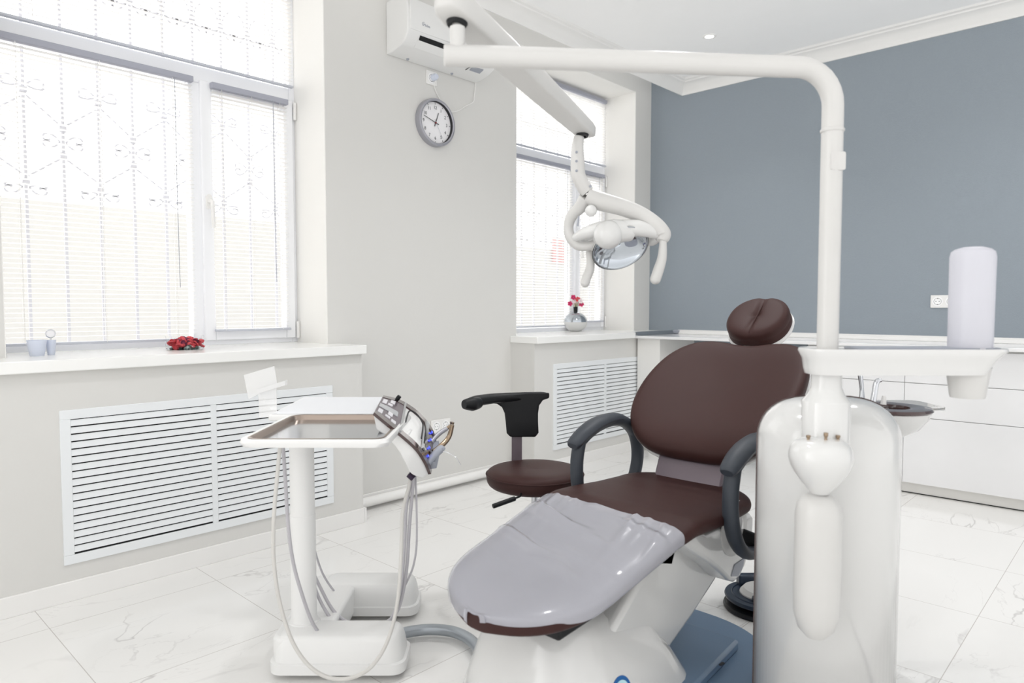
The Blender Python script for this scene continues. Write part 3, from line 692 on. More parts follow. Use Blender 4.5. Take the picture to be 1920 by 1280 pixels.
obj('stem_cover', MB().box(CX - .032, CX + .032, hc.y - .105, hc.y - .055, hc.z - .112, hc.z - .082), ENAM, ch, bevel=.006)
# armrests
def arm(sx, name):
    xs = CX + sx * .275
    c_ = [(.20, .645), (.185, .58), (.19, .50), (.225, .425), (.29, .375), (.37, .362), (.45, .385), (.515, .44), (.552, .52), (.55, .59), (.52, .645), (.46, .683), (.39, .697), (.31, .692), (.245, .672), (.20, .645)]
    r_ = [.018] * 9 + [.019, .020, .021, .022, .022, .021, .018]
    o = obj(name, MB().tube([(xs, CYB + .045 + s_, z) for s_, z in c_], r_, seg=14, ell=1.35, ref=(1, 0, 0)), ARMB, ch)
    p_ = [(.160, .642), (.175, .652), (.22, .676), (.28, .697), (.35, .708), (.42, .706), (.48, .690)]
    obj('arm_pad', MB().tube([(xs, CYB + .045 + s_, z - .006) for s_, z in p_], [.013, .019, .022, .023, .022, .019, .012], seg=14, ell=1.5, ref=(1, 0, 0)), ARMB, o)
    obj('arm_mount', MB().tube([(xs, CYB + .42, .385), (CX + sx * .18, CYB + .42, .40)], .024, seg=12, smooth=False), BLACK, o)
arm(-1, 'armrest'); arm(1, 'armrest')
# carriage below the seat
prof = [(1.60, .492), (1.72, .485), (1.80, .452), (2.09, .448), (2.115, .43), (2.105, .36), (2.06, .29), (2.02, .262), (1.985, .256), (1.95, .27), (1.87, .33)]
o = obj('seat_carriage', MB().prism([(CX - .2, y_, z) for y_, z in prof], (.42, 0, 0)), ENAM, ch, bevel=.012, bseg=3)
obj('carriage_disc', MB().lathe([(.085, 0), (.085, .003), (.078, .006), (.0001, .006)], (CX + .22, 1.97, .43), (1, 0, 0), 36), ENAM2, o)
obj('carriage_disc', MB().lathe([(.04, .006), (.04, .012), (.034, .015), (.0001, .015)], (CX + .22, 1.97, .43), (1, 0, 0), 30), ENAM, o)
obj('carriage_badge', MB().prism([(CX + .2205, y_, z) for y_, z in ((1.955, .285), (2.0, .272), (2.035, .295), (2.045, .318), (1.975, .315))], (.002, 0, 0)), GREYP, o)
obj('footrest_bracket', MB().prism([(CX - .09, y_, z) for y_, z in ((1.22, .345), (1.35, .37), (1.60, .43), (1.75, .40), (1.73, .36), (1.60, .40), (1.35, .33), (1.22, .32))], (.24, 0, 0)), BLACK, ch, bevel=.006)
# lift arm
prof = [(1.35, .10), (1.60, .075), (1.72, .115), (1.86, .17), (2.00, .235), (2.03, .26), (2.03, .44), (1.75, .455), (1.55, .36), (1.38, .24)]
o = obj('lift_arm', MB().prism([(CX - .165, y_, z) for y_, z in prof], (.315, 0, 0)), ENAM, ch, bevel=.02, bseg=4)
# front hood
m = MB(); secs = [(0.02, -1.39, -.925, 1.20, 1.805, .10), (.05, -1.385, -.93, 1.20, 1.79, .11), (.10, -1.37, -.94, 1.21, 1.765, .12), (.15, -1.355, -.955, 1.23, 1.735, .12), (.18, -1.34, -.975, 1.25, 1.71, .12), (.215, -1.32, -.995, 1.27, 1.69, .11), (.24, -1.29, -1.025, 1.30, 1.67, .09), (.256, -1.25, -1.07, 1.34, 1.64, .07), (.262, -1.2, -1.12, 1.4, 1.59, .03)]
rings = []
for z, x0, x1, y0, y1, r in secs:
    pts = []
    for cx_, cy_, a in ((x1 - r, y1 - r, 0), (x0 + r, y1 - r, PI / 2), (x0 + r, y0 + r, PI), (x1 - r, y0 + r, 1.5 * PI)):
        for i in range(7):
            t = a + PI / 2 * i / 6; pts.append(Vector((cx_ + r * math.cos(t), cy_ + r * math.sin(t), z + .22 * (1.66 - cy_ - r * math.sin(t)) * max(0, z - .02) / .2)))
    rings.append(pts)
o = obj('front_hood', m.ring_skin(rings), ENAM, ch, angle=50)
LG = o
# base plate
m = MB(); rr = []
for sc_, z in ((1, .0), (1, .02), (.985, .028), (.9, .032), (.01, .034)):
    rr.append([Vector((CX + .37 * sc_ * math.copysign(abs(math.cos(a)) ** .8, math.cos(a)), 1.74 + .465 * sc_ * math.copysign(abs(math.sin(a)) ** .8, math.sin(a)), z)) for a in [2 * PI * i / 64 for i in range(64)]])
b0 = obj('base_plate', m.ring_skin(rr), BASEB, ch)
obj('base_step', MB().prism([(-1.34, 1.2, .03), (-.86, 1.2, .03), (-.93, 2.02, .03), (-1.34, 2.02, .03)], (0, 0, .035)), BASEB, b0, bevel=.01)
obj('base_slot', MB().rrect(-.905, -.895, 1.83, 1.855, .0655, .0665, .004), INK, b0)
# protective film over the footrest
fs = [-.505, -.503] + [-.5 + .005 * i for i in range(106)]
def fsec(s): 
    t = max(0, min(1, (-.28 - s) / .15))
    return section(s, .0035, n=110, a0=-.55 + .62 * t, a1=PI + .55 - .2 * t, wr=True)
fr0 = fsec(fs[0]); fcen = sum(fr0, Vector()) / len(fr0)
fm = MB().ring_skin([[Vector((v.x * .6 + fcen.x * .4, v.y - .006, v.z - .004)) for v in fr0], [v + Vector((0, -.0045, 0)) for v in fr0]] + [fsec(s) for s in fs if s <= .022], closed=False)
o = obj('protective_film', fm, FILM); tag(o, 'wrinkled clear plastic film drawn over the footrest of the brown chair', 'plastic cover')

# foot control
fc = thing('foot_control', 'round black and white foot pedal control on the floor behind the chair', 'foot pedal', Q(1425, 1130, 2.5) * 1)
p = onz(1430, 1140, 0.0); ORG[fc.name] = Vector((p.x, p.y, 0)); fc.location = (p.x, p.y, 0)
r0 = .135
obj('pedal_base', MB().lathe([(.0001, 0), (r0, 0), (r0 + .004, .008), (r0, .018), (r0 - .01, .022), (.0001, .022)], (p.x, p.y, 0), (0, 0, 1), 48, cap=False), BLACK, fc)
m = MB(); a0_, a1_ = YAW + PI * .62, YAW + PI * 1.38
for k2 in (1, .8, .6, .42): pass
m.lathe([(.03, .036), (.03, .05), (r0 * .45, .052), (r0 * .6, .056), (r0 * .62, .053), (r0 * .78, .053), (r0 * .8, .056), (r0 * .82, .053), (r0 * .98, .052), (r0, .046), (r0 * .98, .038), (.03, .036)], (p.x, p.y, 0), (0, 0, 1), 24, cap=False, a0=a0_, a1=a1_)
obj('pedal_disc', m, MIDN, fc)
obj('pedal_body', MB().lathe([(.0001, .02), (r0 * .62, .02), (r0 * .6, .06), (r0 * .5, .075), (.0001, .082)], (p.x, p.y, 0) , (0, 0, 1), 40, cap=False), ENAM2, fc)
q = L((p.dot(RT)) - .045, p.dot(FH) - .06, .05); m = MB().lbox(p.dot(RT) - .062, p.dot(RT) + .03, p.dot(FH) - .105, p.dot(FH) - .055, .022, .075); obj('pedal_button', m, MIDN, fc, bevel=.008)
m = MB().lbox(p.dot(RT) - .062, p.dot(RT) + .03, p.dot(FH) + .075, p.dot(FH) + .115, .022, .09); obj('pedal_button', m, MIDN, fc, bevel=.006)

# ------------------------------------------------------------------ dental unit column (equipment frame)
UX, UD = (1555 - 960) / F_PX * 1.79, 1.79
ub = L(UX, UD, 0)
un = thing('dental_unit', 'tall white domed dental unit column with water bottle and side arm', 'dental unit', ub)
def dome(sx, sy, a0, a1, off=0, zt_=.0, seg=40, cap=False):
    pr = [(.172 + off, .012), (.172 + off, .76)]
    for i in range(1, 11):
        t = i / 10 * PI / 2
        pr.append((max(.0005, (.172 + off) * math.cos(t) ** .62), .76 + (.108 + off) * math.sin(t)))
    mb = MB().lathe(pr, (ub.x, ub.y, 0), (0, 0, 1), seg, sx=sx, sy=sy, cap=False, a0=a0, a1=a1, xd=(RT * math.cos(-.15) + FH * math.sin(-.15)))
    return mb
obj('column_front', dome(1, .95, PI, 2 * PI), ENAM, un, solid=.004)
obj('column_gasket', dome(1.0, .03, 0, 2 * PI, off=.0045, seg=60), LEATH2, un)
obj('column_back', dome(.985, 1.0, 0, PI, off=-.003), ENAM, un, solid=.004)
ub2 = Vector((ub.x, ub.y, 0))
# service socket box on the right flank and cables
m = MB().lathe([(.0001, 0), (.04, .004), (.05, .012), (.04, .02), (.0001, .024)], L(UX + .172, UD + .03, .12), RT, 24, cap=False, sx=1, sy=1.6, xd=FH); obj('service_plate', m, HOSE, un)
nx = L((1552 - 960) / F_PX * 1.61, 1.61, 0)
Xn, Dn = (1552 - 960) / F_PX * 1.61, 1.61
def zpx(py, D): return Q(960, py, D).z
zA = zpx(655, Dn)         # top of the side arm
z_ = lambda py, D=Dn: zpx(py, D)
obj('pole_socket', MB().lathe([(.053, z_(840)), (.0535, z_(752)), (.052, z_(750)), (.040, z_(738)), (.034, z_(725)), (.033, z_(690))], nx, (0, 0, 1), 36), ENAM, un)
# bulb with three spigots
bx_ = L((1544 - 960) / F_PX * 1.56, 1.56, 0); zb = lambda py: zpx(py, 1.54)
o = obj('water_head', MB().lathe([(.020, zb(928)), (.034, zb(915)), (.045, zb(903)), (.060, zb(885)), (.0675, zb(868)), (.0690, zb(855)), (.064, zb(838)), (.052, zb(828)), (.030, zb(824)), (.0001, zb(823))], bx_, (0, 0, 1), 40, cap=False, sx=1.02), ENAM, un, sub=1)
for dX, dD, hh in ((-.033, .0, .016), (.001, -.012, .024), (.034, .0, .016)):
    b = L((1544 - 960) / F_PX * 1.56 + dX, 1.56 + dD - .01, zb(828) - .003)
    obj('spigot', MB().lathe([(.009, 0), (.009, .003), (.004, .005), (.003, hh * .5), (.004, hh * .6), (.005, hh * .75), (.005, hh), (.0001, hh + .001)], b, (0, 0, 1), 14), BRASS, o)
obj('gauge_ring', MB().lathe([(.012, 0), (.013, .002), (.006, .0025), (.0001, .001)], L((1545 - 960) / F_PX * 1.56, 1.535, zb(834)), (0, 0, 1), 18, sx=1.5), GREYP, o)
zl = lambda py: zpx(py, 1.56)
obj('water_bottle', MB().lathe([(.0001, zl(1196)), (.022, zl(1194)), (.040, zl(1178)), (.0495, zl(1150)), (.0505, zl(1100)), (.0505, zl(965)), (.046, zl(946)), (.034, zl(932)), (.02, zl(926)), (.018, zl(915))], L((1544 - 960) / F_PX * 1.56, 1.565, 0), (0, 0, 1), 36, cap=False), ENAM2, un)
# side arm with bowl-edged tray
m = MB(); zz1 = z_(652); zz0 = z_(700)
def armring(z, grow, g2=0):
    x0 = (1513 - 960) / F_PX * Dn - grow; x1 = (1868 - 960) / F_PX * Dn + grow + g2; d0, d1 = Dn - .055 - grow, Dn + .055 + grow; r = .045 + grow; pts = []
    for cx_, cy_, a in ((x1 - r, d1 - r, 0), (x0 + r, d1 - r, PI / 2), (x0 + r, d0 + r, PI), (x1 - r, d0 + r, 1.5 * PI)):
        for i in range(9):
            t = a + PI / 2 * i / 8; pts.append(L(cx_ + r * math.cos(t), cy_ + r * math.sin(t), z))
    return pts
o = obj('side_arm', m.ring_skin([armring(zz0, -.004, -.03), armring(zz0 + .014, 0, -.026), armring(zz0 + .036, .003, -.012), armring(zz1 - .006, .012), armring(zz1, .010), armring(zz1 - .001, .005), armring(zz1 - .004, .0)]), ENAM, un, angle=50)
obj('arm_top_plate', MB().rrect((1595 - 960) / F_PX * Dn, (1860 - 960) / F_PX * Dn, Dn - .045, Dn + .045, zz1 - .003, zz1 + .002, .02, fn=lambda x, y, z: L(x, y, z)), GREYP, o)
cxp = (1820 - 960) / F_PX * Dn
obj('cup_dispenser', MB().lathe([(.0455, zz1 - .01), (0.0465, z_(482)), (.044, z_(472)), (.036, z_(467)), (.02, z_(463)), (.0001, z_(462))], L(cxp, Dn, 0), (0, 0, 1), 40, cap=False), FROST, un)
obj('dispenser_cup', MB().lathe([(.047, zz0 + .015), (.043, z_(705)), (.037, z_(740)), (.035, z_(745)), (.0001, z_(745))], L((1818 - 960) / F_PX * Dn, Dn, 0), (0, 0, 1), 36, cap=False), ENAM2, un)
cb_ = thing('unit_cables', 'thin grey cables lying on the floor at the right foot of the white column', 'cable', L(UX + .2, UD, 0))
for i in range(3): obj('cable', MB().tube([L(UX + .15, UD + .02 * i, .05), L(UX + .185 + .01 * i, UD - .03 + .02 * i, .02), L(UX + .19, UD - .15, .006), L(UX + .1, UD - .35, .006)], .005, seg=8), (GREYP, HOSE, BLACK)[i], cb_)

# ------------------------------------------------------------------ operating light
PX, PD = (1552.5 - 960) / F_PX * Dn, Dn
ol = thing('operating_light', 'white dental operating light on a bent pole and long swing arm', 'operating light', L(PX, PD, zz1))
rp = .0238
zt1 = Q(1553, 128, Dn).z
DL = 1.53; XL = (853 - 960) / F_PX * DL
zbend = z_(245)
obj('lamp_pole', MB().lathe([(rp, zz0 + .01), (rp, zbend)], L(PX, PD, 0), (0, 0, 1), 32), ENAM2, ol)
obj('pole_collar', MB().lathe([(rp + .001, zbend - .004), (rp + .0025, zbend - .002), (rp + .0025, zbend + .002), (rp + .001, zbend + .004)], L(PX, PD, 0), (0, 0, 1), 32), ENAM2, ol)
obj('pole_plate', MB().rrect(-.016, .018, z_(322), z_(288), 0, .002, .005, fn=lambda a, c, d: L(PX + a + .004, PD - rp - d - .0005 + .35 * abs(a) ** 1.0 * .6, c)), ENAM2, ol)
EL = L(XL, DL, zt1 - .002)
rd = .085; dirv = (L(XL, DL, 0) - L(PX, PD, 0)).normalized()
pts = [L(PX, PD, zbend - .002), L(PX, PD, zt1 - rd)]
for i in range(1, 9):
    a = i / 8 * PI / 2; pts.append(L(PX, PD, 0) + dirv * (rd - rd * math.cos(a)) + Vector((0, 0, zt1 - rd + rd * math.sin(a))))
pts.append(Vector((EL.x, EL.y, zt1)) - dirv * .01); pts.append(Vector((EL.x, EL.y, zt1)) + dirv * .022)
obj('swing_arm', MB().tube(pts, [rp] * (len(pts) - 2) + [rp * .98, rp * .96], seg=24, smooth=False), ENAM2, ol, bevel=.004)
E0 = Vector((EL.x, EL.y, zt1))
obj('arm_knuckle', MB().lathe([(.016, .015), (.0165, .06)], E0 + RT * .008, (0, 0, 1), 24), ENAM2, ol)
# spring arm: tapering box beam
A = Q(849, 22, 1.53); B = Q(1096, 250, 2.13)
A = Vector((A.x, A.y, A.z + .012)); B = Vector((B.x, B.y, B.z + .012))
dv = (B - A).normalized(); side = dv.cross(Vector((0, 0, 1))).normalized(); upv = side.cross(dv)
rings = []
for t, wd, hh in ((-.055, .012, .012), (-.045, .026, .022), (-.02, .034, .026), (.03, .037, .028), (.3, .037, .028), (.6, .035, .026), (.93, .031, .022), (1.0, .030, .020), (1.035, .026, .017), (1.05, .02, .012)):
    c = A + (B - A) * t; r_ = []
    for i in range(20):
        a = 2 * PI * (i + .5) / 20; ca, sa = math.cos(a), math.sin(a)
        r_.append(c + side * (wd * math.copysign(abs(ca) ** .35, ca)) + upv * (hh * math.copysign(abs(sa) ** .35, sa)))
    rings.append(r_)
o = obj('spring_arm', MB().ring_skin(rings), ENAM2, ol, angle=50)
for c, s_ in ((A + dv * .02, 1.0), (B - dv * .012, .8)):
    obj('pivot_socket', MB().lathe([(.024 * s_, -.0), (.021 * s_, -.006), (.012, -.006), (.012, .01)], c - upv * (.0275 if s_ == 1 else .0215), upv, 24, cap=False), BLACK, o)
# drop link
def K(px, py, dd=0): return Q(px, py, 2.12 + dd)
obj('drop_link', MB().tube([K(1086, 256), K(1083, 275), K(1083, 305), K(1085, 330), K(1096, 352), K(1102, 360)], [.015, .018, .0215, .0215, .022, .021], seg=20), ENAM2, ol)
for q in (K(1081, 285, -.021), K(1081, 302, -.021), K(1081, 320, -.021), K(1107, 349, -.02)):
    obj('link_screw', MB().lathe([(.004, 0), (.0035, .002), (.0001, .0025)], q, -FH, 12), GREYP, ol)
# yoke
yk = obj('yoke', MB().tube([K(1100, 366), K(1125, 377), K(1165, 388), K(1200, 402), K(1228, 422, -.01), K(1243, 440, -.015), K(1240, 452, -.02)], [.024, .029, .026, .025, .026, .025, .014], seg=20), ENAM2, ol)
obj('yoke_branch', MB().tube([K(1098, 370), K(1088, 388, .02), K(1072, 405, .04), K(1066, 425, .05), K(1070, 445, .05), K(1085, 460, .045), K(1105, 461, .03), K(1122, 455, .02)], [.020, .020, .017, .015, .016, .016, .014, .012], seg=16), ENAM2, yk)
obj('yoke_knob', MB().ball(K(1108, 395, -.02), .018, seg=20), ENAM, yk)
obj('yoke_pin', MB().tube([K(1085, 405, .0), K(1083, 424, .0)], .0025, seg=8, smooth=False), GREYP, yk)
for s_ in ((1078, 443, .03), (1220, 430, -.03)): obj('yoke_screw', MB().lathe([(.004, 0), (.0035, .003), (.0001, .004)], K(*s_), -FH, 12), INK, yk)
# head
hd_ = obj('lamp_head', MB().tube([K(1120, 450, .03), K(1132, 437, -.01), K(1150, 435, -.02), K(1168, 434, -.02), K(1185, 438, -.01)], [.016, .034, .040, .034, .024], seg=24), ENAM, ol, sub=1)
obj('head_bulb', MB().ball(K(1140, 440, -.035), .044, sz=1.0, seg=28, axis=-FH), ENAM, hd_)
obj('head_bar', MB().tube([K(1078, 446, .04), K(1100, 436, .0), K(1130, 428, -.02), K(1165, 428, -.02), K(1195, 428, -.02), K(1222, 434, -.015), K(1238, 440, -.01)], [.012, .019, .022, .026, .026, .020, .014], seg=16), ENAM, hd_)
obj('head_bar', MB().tube([K(1080, 452, .05), K(1100, 456, .05), K(1116, 445, .03)], [.012, .014, .012], seg=12), ENAM, hd_)
obj('head_bar', MB().tube([K(1168, 440, .03), K(1200, 446, .04), K(1222, 452, .03), K(1234, 446, .0)], [.014, .016, .015, .012], seg=12), ENAM, hd_)
# reflector dish opens forward and down
dn = (-FH * .72 + Vector((0, 0, -.62)) + RT * .10).normalized()
rc = K(1160, 457, .02)
pr = [(.0005, -.010), (.03, -.006), (.06, .006), (.078, .020), (.083, .026)]
obj('reflector', MB().lathe([(r_, h_ - .0) for r_, h_ in pr], rc, dn, 48, cap=False, sx=1.05, sy=.9), MIRR, hd_, solid=.003)
obj('reflector_shell', MB().lathe([(.086, .024), (.084, .010), (.070, -.012), (.04, -.03), (.0005, -.036)], rc, dn, 48, cap=False, sx=1.05, sy=.9), ENAM, hd_)
# handles
obj('handle', MB().tube([K(1243, 440, -.02), K(1243, 462, -.02), K(1241, 485, -.02), K(1235, 505, -.02), K(1229, 523, -.02)], [.009, .012, .0145, .0165, .0165], seg=16), ENAM2, yk, sub=0)
obj('handle_end', MB().ball(K(1229, 523, -.02), .0165), ENAM2, yk)
obj('handle', MB().tube([K(1104, 470, .06), K(1107, 488, .06), K(1106, 505, .06), K(1100, 520, .06), K(1097, 530, .06)], [.010, .0125, .014, .0145, .0145], seg=16), ENAM2, yk)
obj('handle_end', MB().ball(K(1097, 530, .06), .0145), ENAM2, yk)

# ------------------------------------------------------------------ spittoon
Dc = 2.06; Xc = (1668 - 960) / F_PX * Dc; zr = zpx(764, Dc)
cu = thing('spittoon', 'white spittoon bowl with dark brown rim and chrome taps beside the column', 'spittoon', L(Xc, Dc, 0))
cv = L(Xc, Dc, 0)
obj('bowl', MB().lathe([(.026, zr - .10), (.036, zr - .088), (.085, zr - .060), (.108, zr - .03), (.116, zr - .006), (.112, zr - .004), (.0001, zr - .03)], cv, (0, 0, 1), 40, cap=False), ENAM, cu)
obj('bowl_rim', MB().lathe([(.117, zr - .008), (.121, zr - .003), (.117, zr + .004), (.085, zr + .007), (.06, zr + .003), (.058, zr - .012), (.0001, zr - .022)], cv, (0, 0, 1), 44, cap=False), LEATH2, cu)
obj('stand', MB().lathe([(.030, 0), (.030, .25), (.026, .30), (.026, zr - .09)], cv, (0, 0, 1), 24), ENAM2, cu)
def T(px, py, dd=0): return Q(px, py, Dc + dd)
obj('tap', MB().tube([T(1616, 752, .03), T(1616, 730, .03), T(1613, 703, .03)], [.010, .006, .0075], seg=12), CHROME, cu)
obj('tap', MB().tube([T(1637, 755), T(1640, 735), T(1644, 716), T(1652, 712)], [.009, .008, .008, .006], seg=12), CHROME, cu)
obj('tap', MB().tube([T(1656, 758), T(1658, 742)], [.009, .006], seg=12, smooth=False), TRIM, cu)
obj('bowl_shelf', MB().rrect(Xc - .03, Xc + .20, Dc + .02, Dc + .20, zr - .012, zr - .004, .03, fn=lambda x, y, z: L(x, y, z)), GLASS, cu)
obj('shelf_edge', MB().rrect(Xc + .0, Xc + .20, Dc + .05, Dc + .20, zr - .010, zr - .0045, .03, fn=lambda x, y, z: L(x, y, z)), ENAM2, cu)

# ------------------------------------------------------------------ delivery cart (equipment frame)
XCt = (562 - 960) / F_PX * 2.11; DCt = 2.11
dc = thing('instrument_cart', 'white wheeled dental instrument cart with tray top and curved console', 'cart', L(XCt, DCt, 0))
def lr(mb, X0, X1, D0, D1, z0, z1, r): return mb.rrect(X0, X1, D0, D1, z0, z1, r, fn=lambda x, y, z: L(x, y, z))
def foot(D0, D1, X0, X1, par, zt_=.125):
    m = MB(); rings = []
    for z, g in ((.02, .012), (.05, .012), (.052, .004), (.085, 0), (.11, -.006), (zt_ - .004, -.012), (zt_, -.022)):
        pts = []; r = .04
        for cx_, cy_, a in ((X1 + g - r, D1 + g - r, 0), (X0 - g + r, D1 + g - r, PI / 2), (X0 - g + r, D0 - g + r, PI), (X1 + g - r, D0 - g + r, 1.5 * PI)):
            for i in range(6):
                t = a + PI / 2 * i / 5; pts.append(L(cx_ + r * math.cos(t), cy_ + r * math.sin(t), z))
        rings.append(pts)
    return obj('base_foot', m.ring_skin(rings), CART, dc, angle=40)
Xa = (512 - 960) / F_PX * 2.05
f1 = foot(1.99, 2.13, Xa, (752 - 960) / F_PX * 2.05, dc)
f2 = foot(2.38, 2.52, Xa + .03, (772 - 960) / F_PX * 2.38, dc)
m = MB(); lr(m, Xa - .01, Xa + .155, 2.0, 2.5, .022, .12, .04); obj('base_bridge', m, CART, dc, bevel=.012, bseg=3)
for (X, D) in ((Xa + .04, 2.06), ((740 - 960) / F_PX * 2.05, 2.04), (Xa + .05, 2.46), ((735 - 960) / F_PX * 2.38, 2.42)):
    obj('caster', MB().lathe([(.0001, -.014), (.017, -.014), (.019, 0), (.017, .014), (.0001, .014)], L(X, D, .019), FH, 16), PURP, dc)
ztr = .742
obj('cart_pole', MB().lathe([(.050, .118), (.046, .128), (.042, .13), (.0385, .14), (.0385, .46), (.037, .462), (.037, ztr - .03)], L(XCt, DCt, 0), (0, 0, 1), 36), CART, dc)
# tray
X0, X1 = (437 - 960) / F_PX * 1.84, (726 - 960) / F_PX * 1.84
def tring(g, z, r=.035, D0=1.84, D1=2.30):
    pts = []
    for cx_, cy_, a in ((X1 + g - r, D1 + g - r, 0), (X0 - g + r, D1 + g - r, PI / 2), (X0 - g + r, D0 - g + r, PI), (X1 + g - r, D0 - g + r, 1.5 * PI)):
        for i in range(7):
            t = a + PI / 2 * i / 6; pts.append(L(cx_ + r * math.cos(t), cy_ + r * math.sin(t), z))
    return pts
obj('tray_shell', MB().ring_skin([tring(-.03, ztr - .024), tring(-.006, ztr - .02), tring(0, ztr - .008), tring(-.003, ztr + .001), tring(-.012, ztr + .002), tring(-.022, ztr - .002), tring(-.026, ztr - .018)]), CART, dc, angle=50)
o = obj('tray_liner', MB().ring_skin([tring(-.016, ztr + .002), tring(-.020, ztr + .003), tring(-.024, ztr + .001), tring(-.030, ztr - .014)], cap0=False, cap1=False), BRONZE, dc)
obj('liner_floor', MB().ring_skin([tring(-.029, ztr - .0145), tring(-.029, ztr - .0135)]), STEEL, o)
# rear panel
m = MB(); Xr0 = (560 - 960) / F_PX * 2.5 + .02; 
q = [L(X0 + .03, 2.28, ztr + .000), L(X1 - .0, 2.28, ztr + .000), L((722 - 960) / F_PX * 2.52, 2.52, .772), L((566 - 960) / F_PX * 2.52, 2.52, .772)]
q[0] = L((497 - 960) / F_PX * 2.27, 2.28, ztr + .001); q[1] = L((718 - 960) / F_PX * 2.28, 2.28, ztr + .001)
obj('rear_panel', MB().ring_skin([[v - Vector((0, 0, .022)) for v in q], q]), CART, dc, bevel=.006)
c = sum(q, Vector()) / 4
obj('panel_mat', MB().ring_skin([[c + (v - c) * .93 + Vector((0, 0, .0005)) for v in q], [c + (v - c) * .93 + Vector((0, 0, .0018)) for v in q]]), PMAT, dc)
obj('tray_arm', MB().lbox(XCt - .03, X1 + .02, DCt - .03, DCt + .05, ztr - .045, ztr - .022), CART, dc, bevel=.008)
# console: curved slab falling away to the right
near = [(700, 775), (726, 796), (755, 819), (781, 843), (797, 868), (805, 888)]
far = [(717, 744), (742, 750), (764, 761), (787, 779), (808, 806), (817, 838)]
dnr = [2.03, 2.02, 2.02, 2.03, 2.06, 2.09]; dfr = [2.40, 2.40, 2.38, 2.36, 2.33, 2.26]
lown = [(706, 806), (724, 818), (745, 842), (760, 868), (771, 888), (792, 897)]
NT = [Q(*a, d) for a, d in zip(near, dnr)]; FT = [Q(*a, d) for a, d in zip(far, dfr)]; NB = [Q(*a, d) for a, d in zip(lown, dnr)]
FBt = [f + (b - a) for f, a, b in zip(FT, NT, NB)]
def dens(P_, k2=5):
    out = []; n_ = len(P_)
    for i in range(n_ - 1):
        p0, p1, p2, p3 = P_[max(i - 1, 0)], P_[i], P_[i + 1], P_[min(i + 2, n_ - 1)]
        for t in range(k2):
            u = t / k2; out.append(.5 * ((2 * p1) + (p2 - p0) * u + (2 * p0 - 5 * p1 + 4 * p2 - p3) * u * u + (3 * p1 - p0 - 3 * p2 + p3) * u ** 3))
    return out + [P_[-1]]
nt, ft, nb, fb_ = dens(NT), dens(FT), dens(NB), dens(FBt)
def nrm_(i):
    j = min(i + 1, len(nt) - 1); k2 = max(i - 1, 0)
    n_ = (nt[j] - nt[k2]).cross(ft[i] - nt[i]).normalized(); return n_ if n_.z > 0 or n_.dot(RT) > 0 else -n_
def ct(i, f, h=0):
    fi = min(max(i, 0), len(nt) - 1.001); a = int(fi); u = fi - a
    N_ = nt[a] * (1 - u) + nt[a + 1] * u; F_ = ft[a] * (1 - u) + ft[a + 1] * u
    return N_ * (1 - f) + F_ * f + nrm_(a) * h
NI = len(nt) - 1
con = obj('console_body', MB().ring_skin([[nb[i], nt[i], ft[i], fb_[i]] for i in range(NI + 1)]), CART, dc, bevel=.006, bseg=3)
def patch(i0, i1, f0, f1, h0, h1, n=8):
    rings = []
    for k2 in range(n + 1):
        i = i0 + (i1 - i0) * k2 / n
        rings.append([ct(i, f0, h0), ct(i, f1, h0), ct(i, f1, h1), ct(i, f0, h1)])
    return MB().ring_skin(rings)
obj('console_rail', patch(0, NI, -.02, .10, -.003, .006, 24), LEATH2, con)
obj('console_rail', patch(0, NI, .90, 1.02, -.003, .006, 24), LEATH2, con)
obj('console_panel', patch(0, NI * .33, .1, .9, -.002, .004, 8), BRKT, con)
obj('console_panel', patch(NI * .66, NI, .1, .9, -.002, .004, 8), LEATH2, con)
obj('console_divider', patch(NI * .33, NI * .36, .02, .98, 0, .009, 2), CHROME, con)
for (i0, f0, f1) in ((.04, .62, .82), (.12, .62, .70), (.14, .74, .88), (.04, .14, .30), (.14, .16, .22), (.16, .26, .38), (.22, .12, .2)):
    obj('console_button', patch(NI * i0, NI * (i0 + .06), f0, f1, .004, .006, 1), LCOL, con, smooth=False)
obj('console_display', patch(NI * .02, NI * .28, .38, .54, .004, .006, 4), LCD, con)
obj('joystick', MB().tube([ct(NI * .2, .92, .002), ct(NI * .2, .92, .014), ct(NI * .2, .92, .026)], [.005, .008, .007], seg=12), BLACK, con)
hn_ = [ct(NI * .39, .36, .008), ct(NI * .40, .68, .012), ct(NI * .44, .78, .013), ct(NI * .52, .80, .013), ct(NI * .60, .74, .012), ct(NI * .63, .64, .010), ct(NI * .63, .32, .008)]
obj('console_handle', MB().tube(hn_, .0026, seg=8), INK, con)
obj('light_bar', patch(NI * .66, NI * .70, .12, .88, .004, .016, 2), CHROME, con)
for k2 in range(4):
    c = ct(NI * .79, .16 + .24 * k2, .008); n_ = nrm_(int(NI * .79))
    obj('indicator_ring', MB().torus(c, 0.0055, .0012, n_, 20, 6), LEDR, con)
    obj('indicator_light', MB().lathe([(.0042, -.002), (.0032, .0012), (.0001, .0016)], c, n_, 16), LED, con)
obj('hose_boot', MB().tube([Q(768, 886, 2.13), Q(777, 894, 2.13)], .026, seg=16, smooth=False, ell=.55), PURP, con)
obj('holder_comb', patch(NI * .88, NI * .99, .15, .85, .004, .02, 2), GREYP, con)
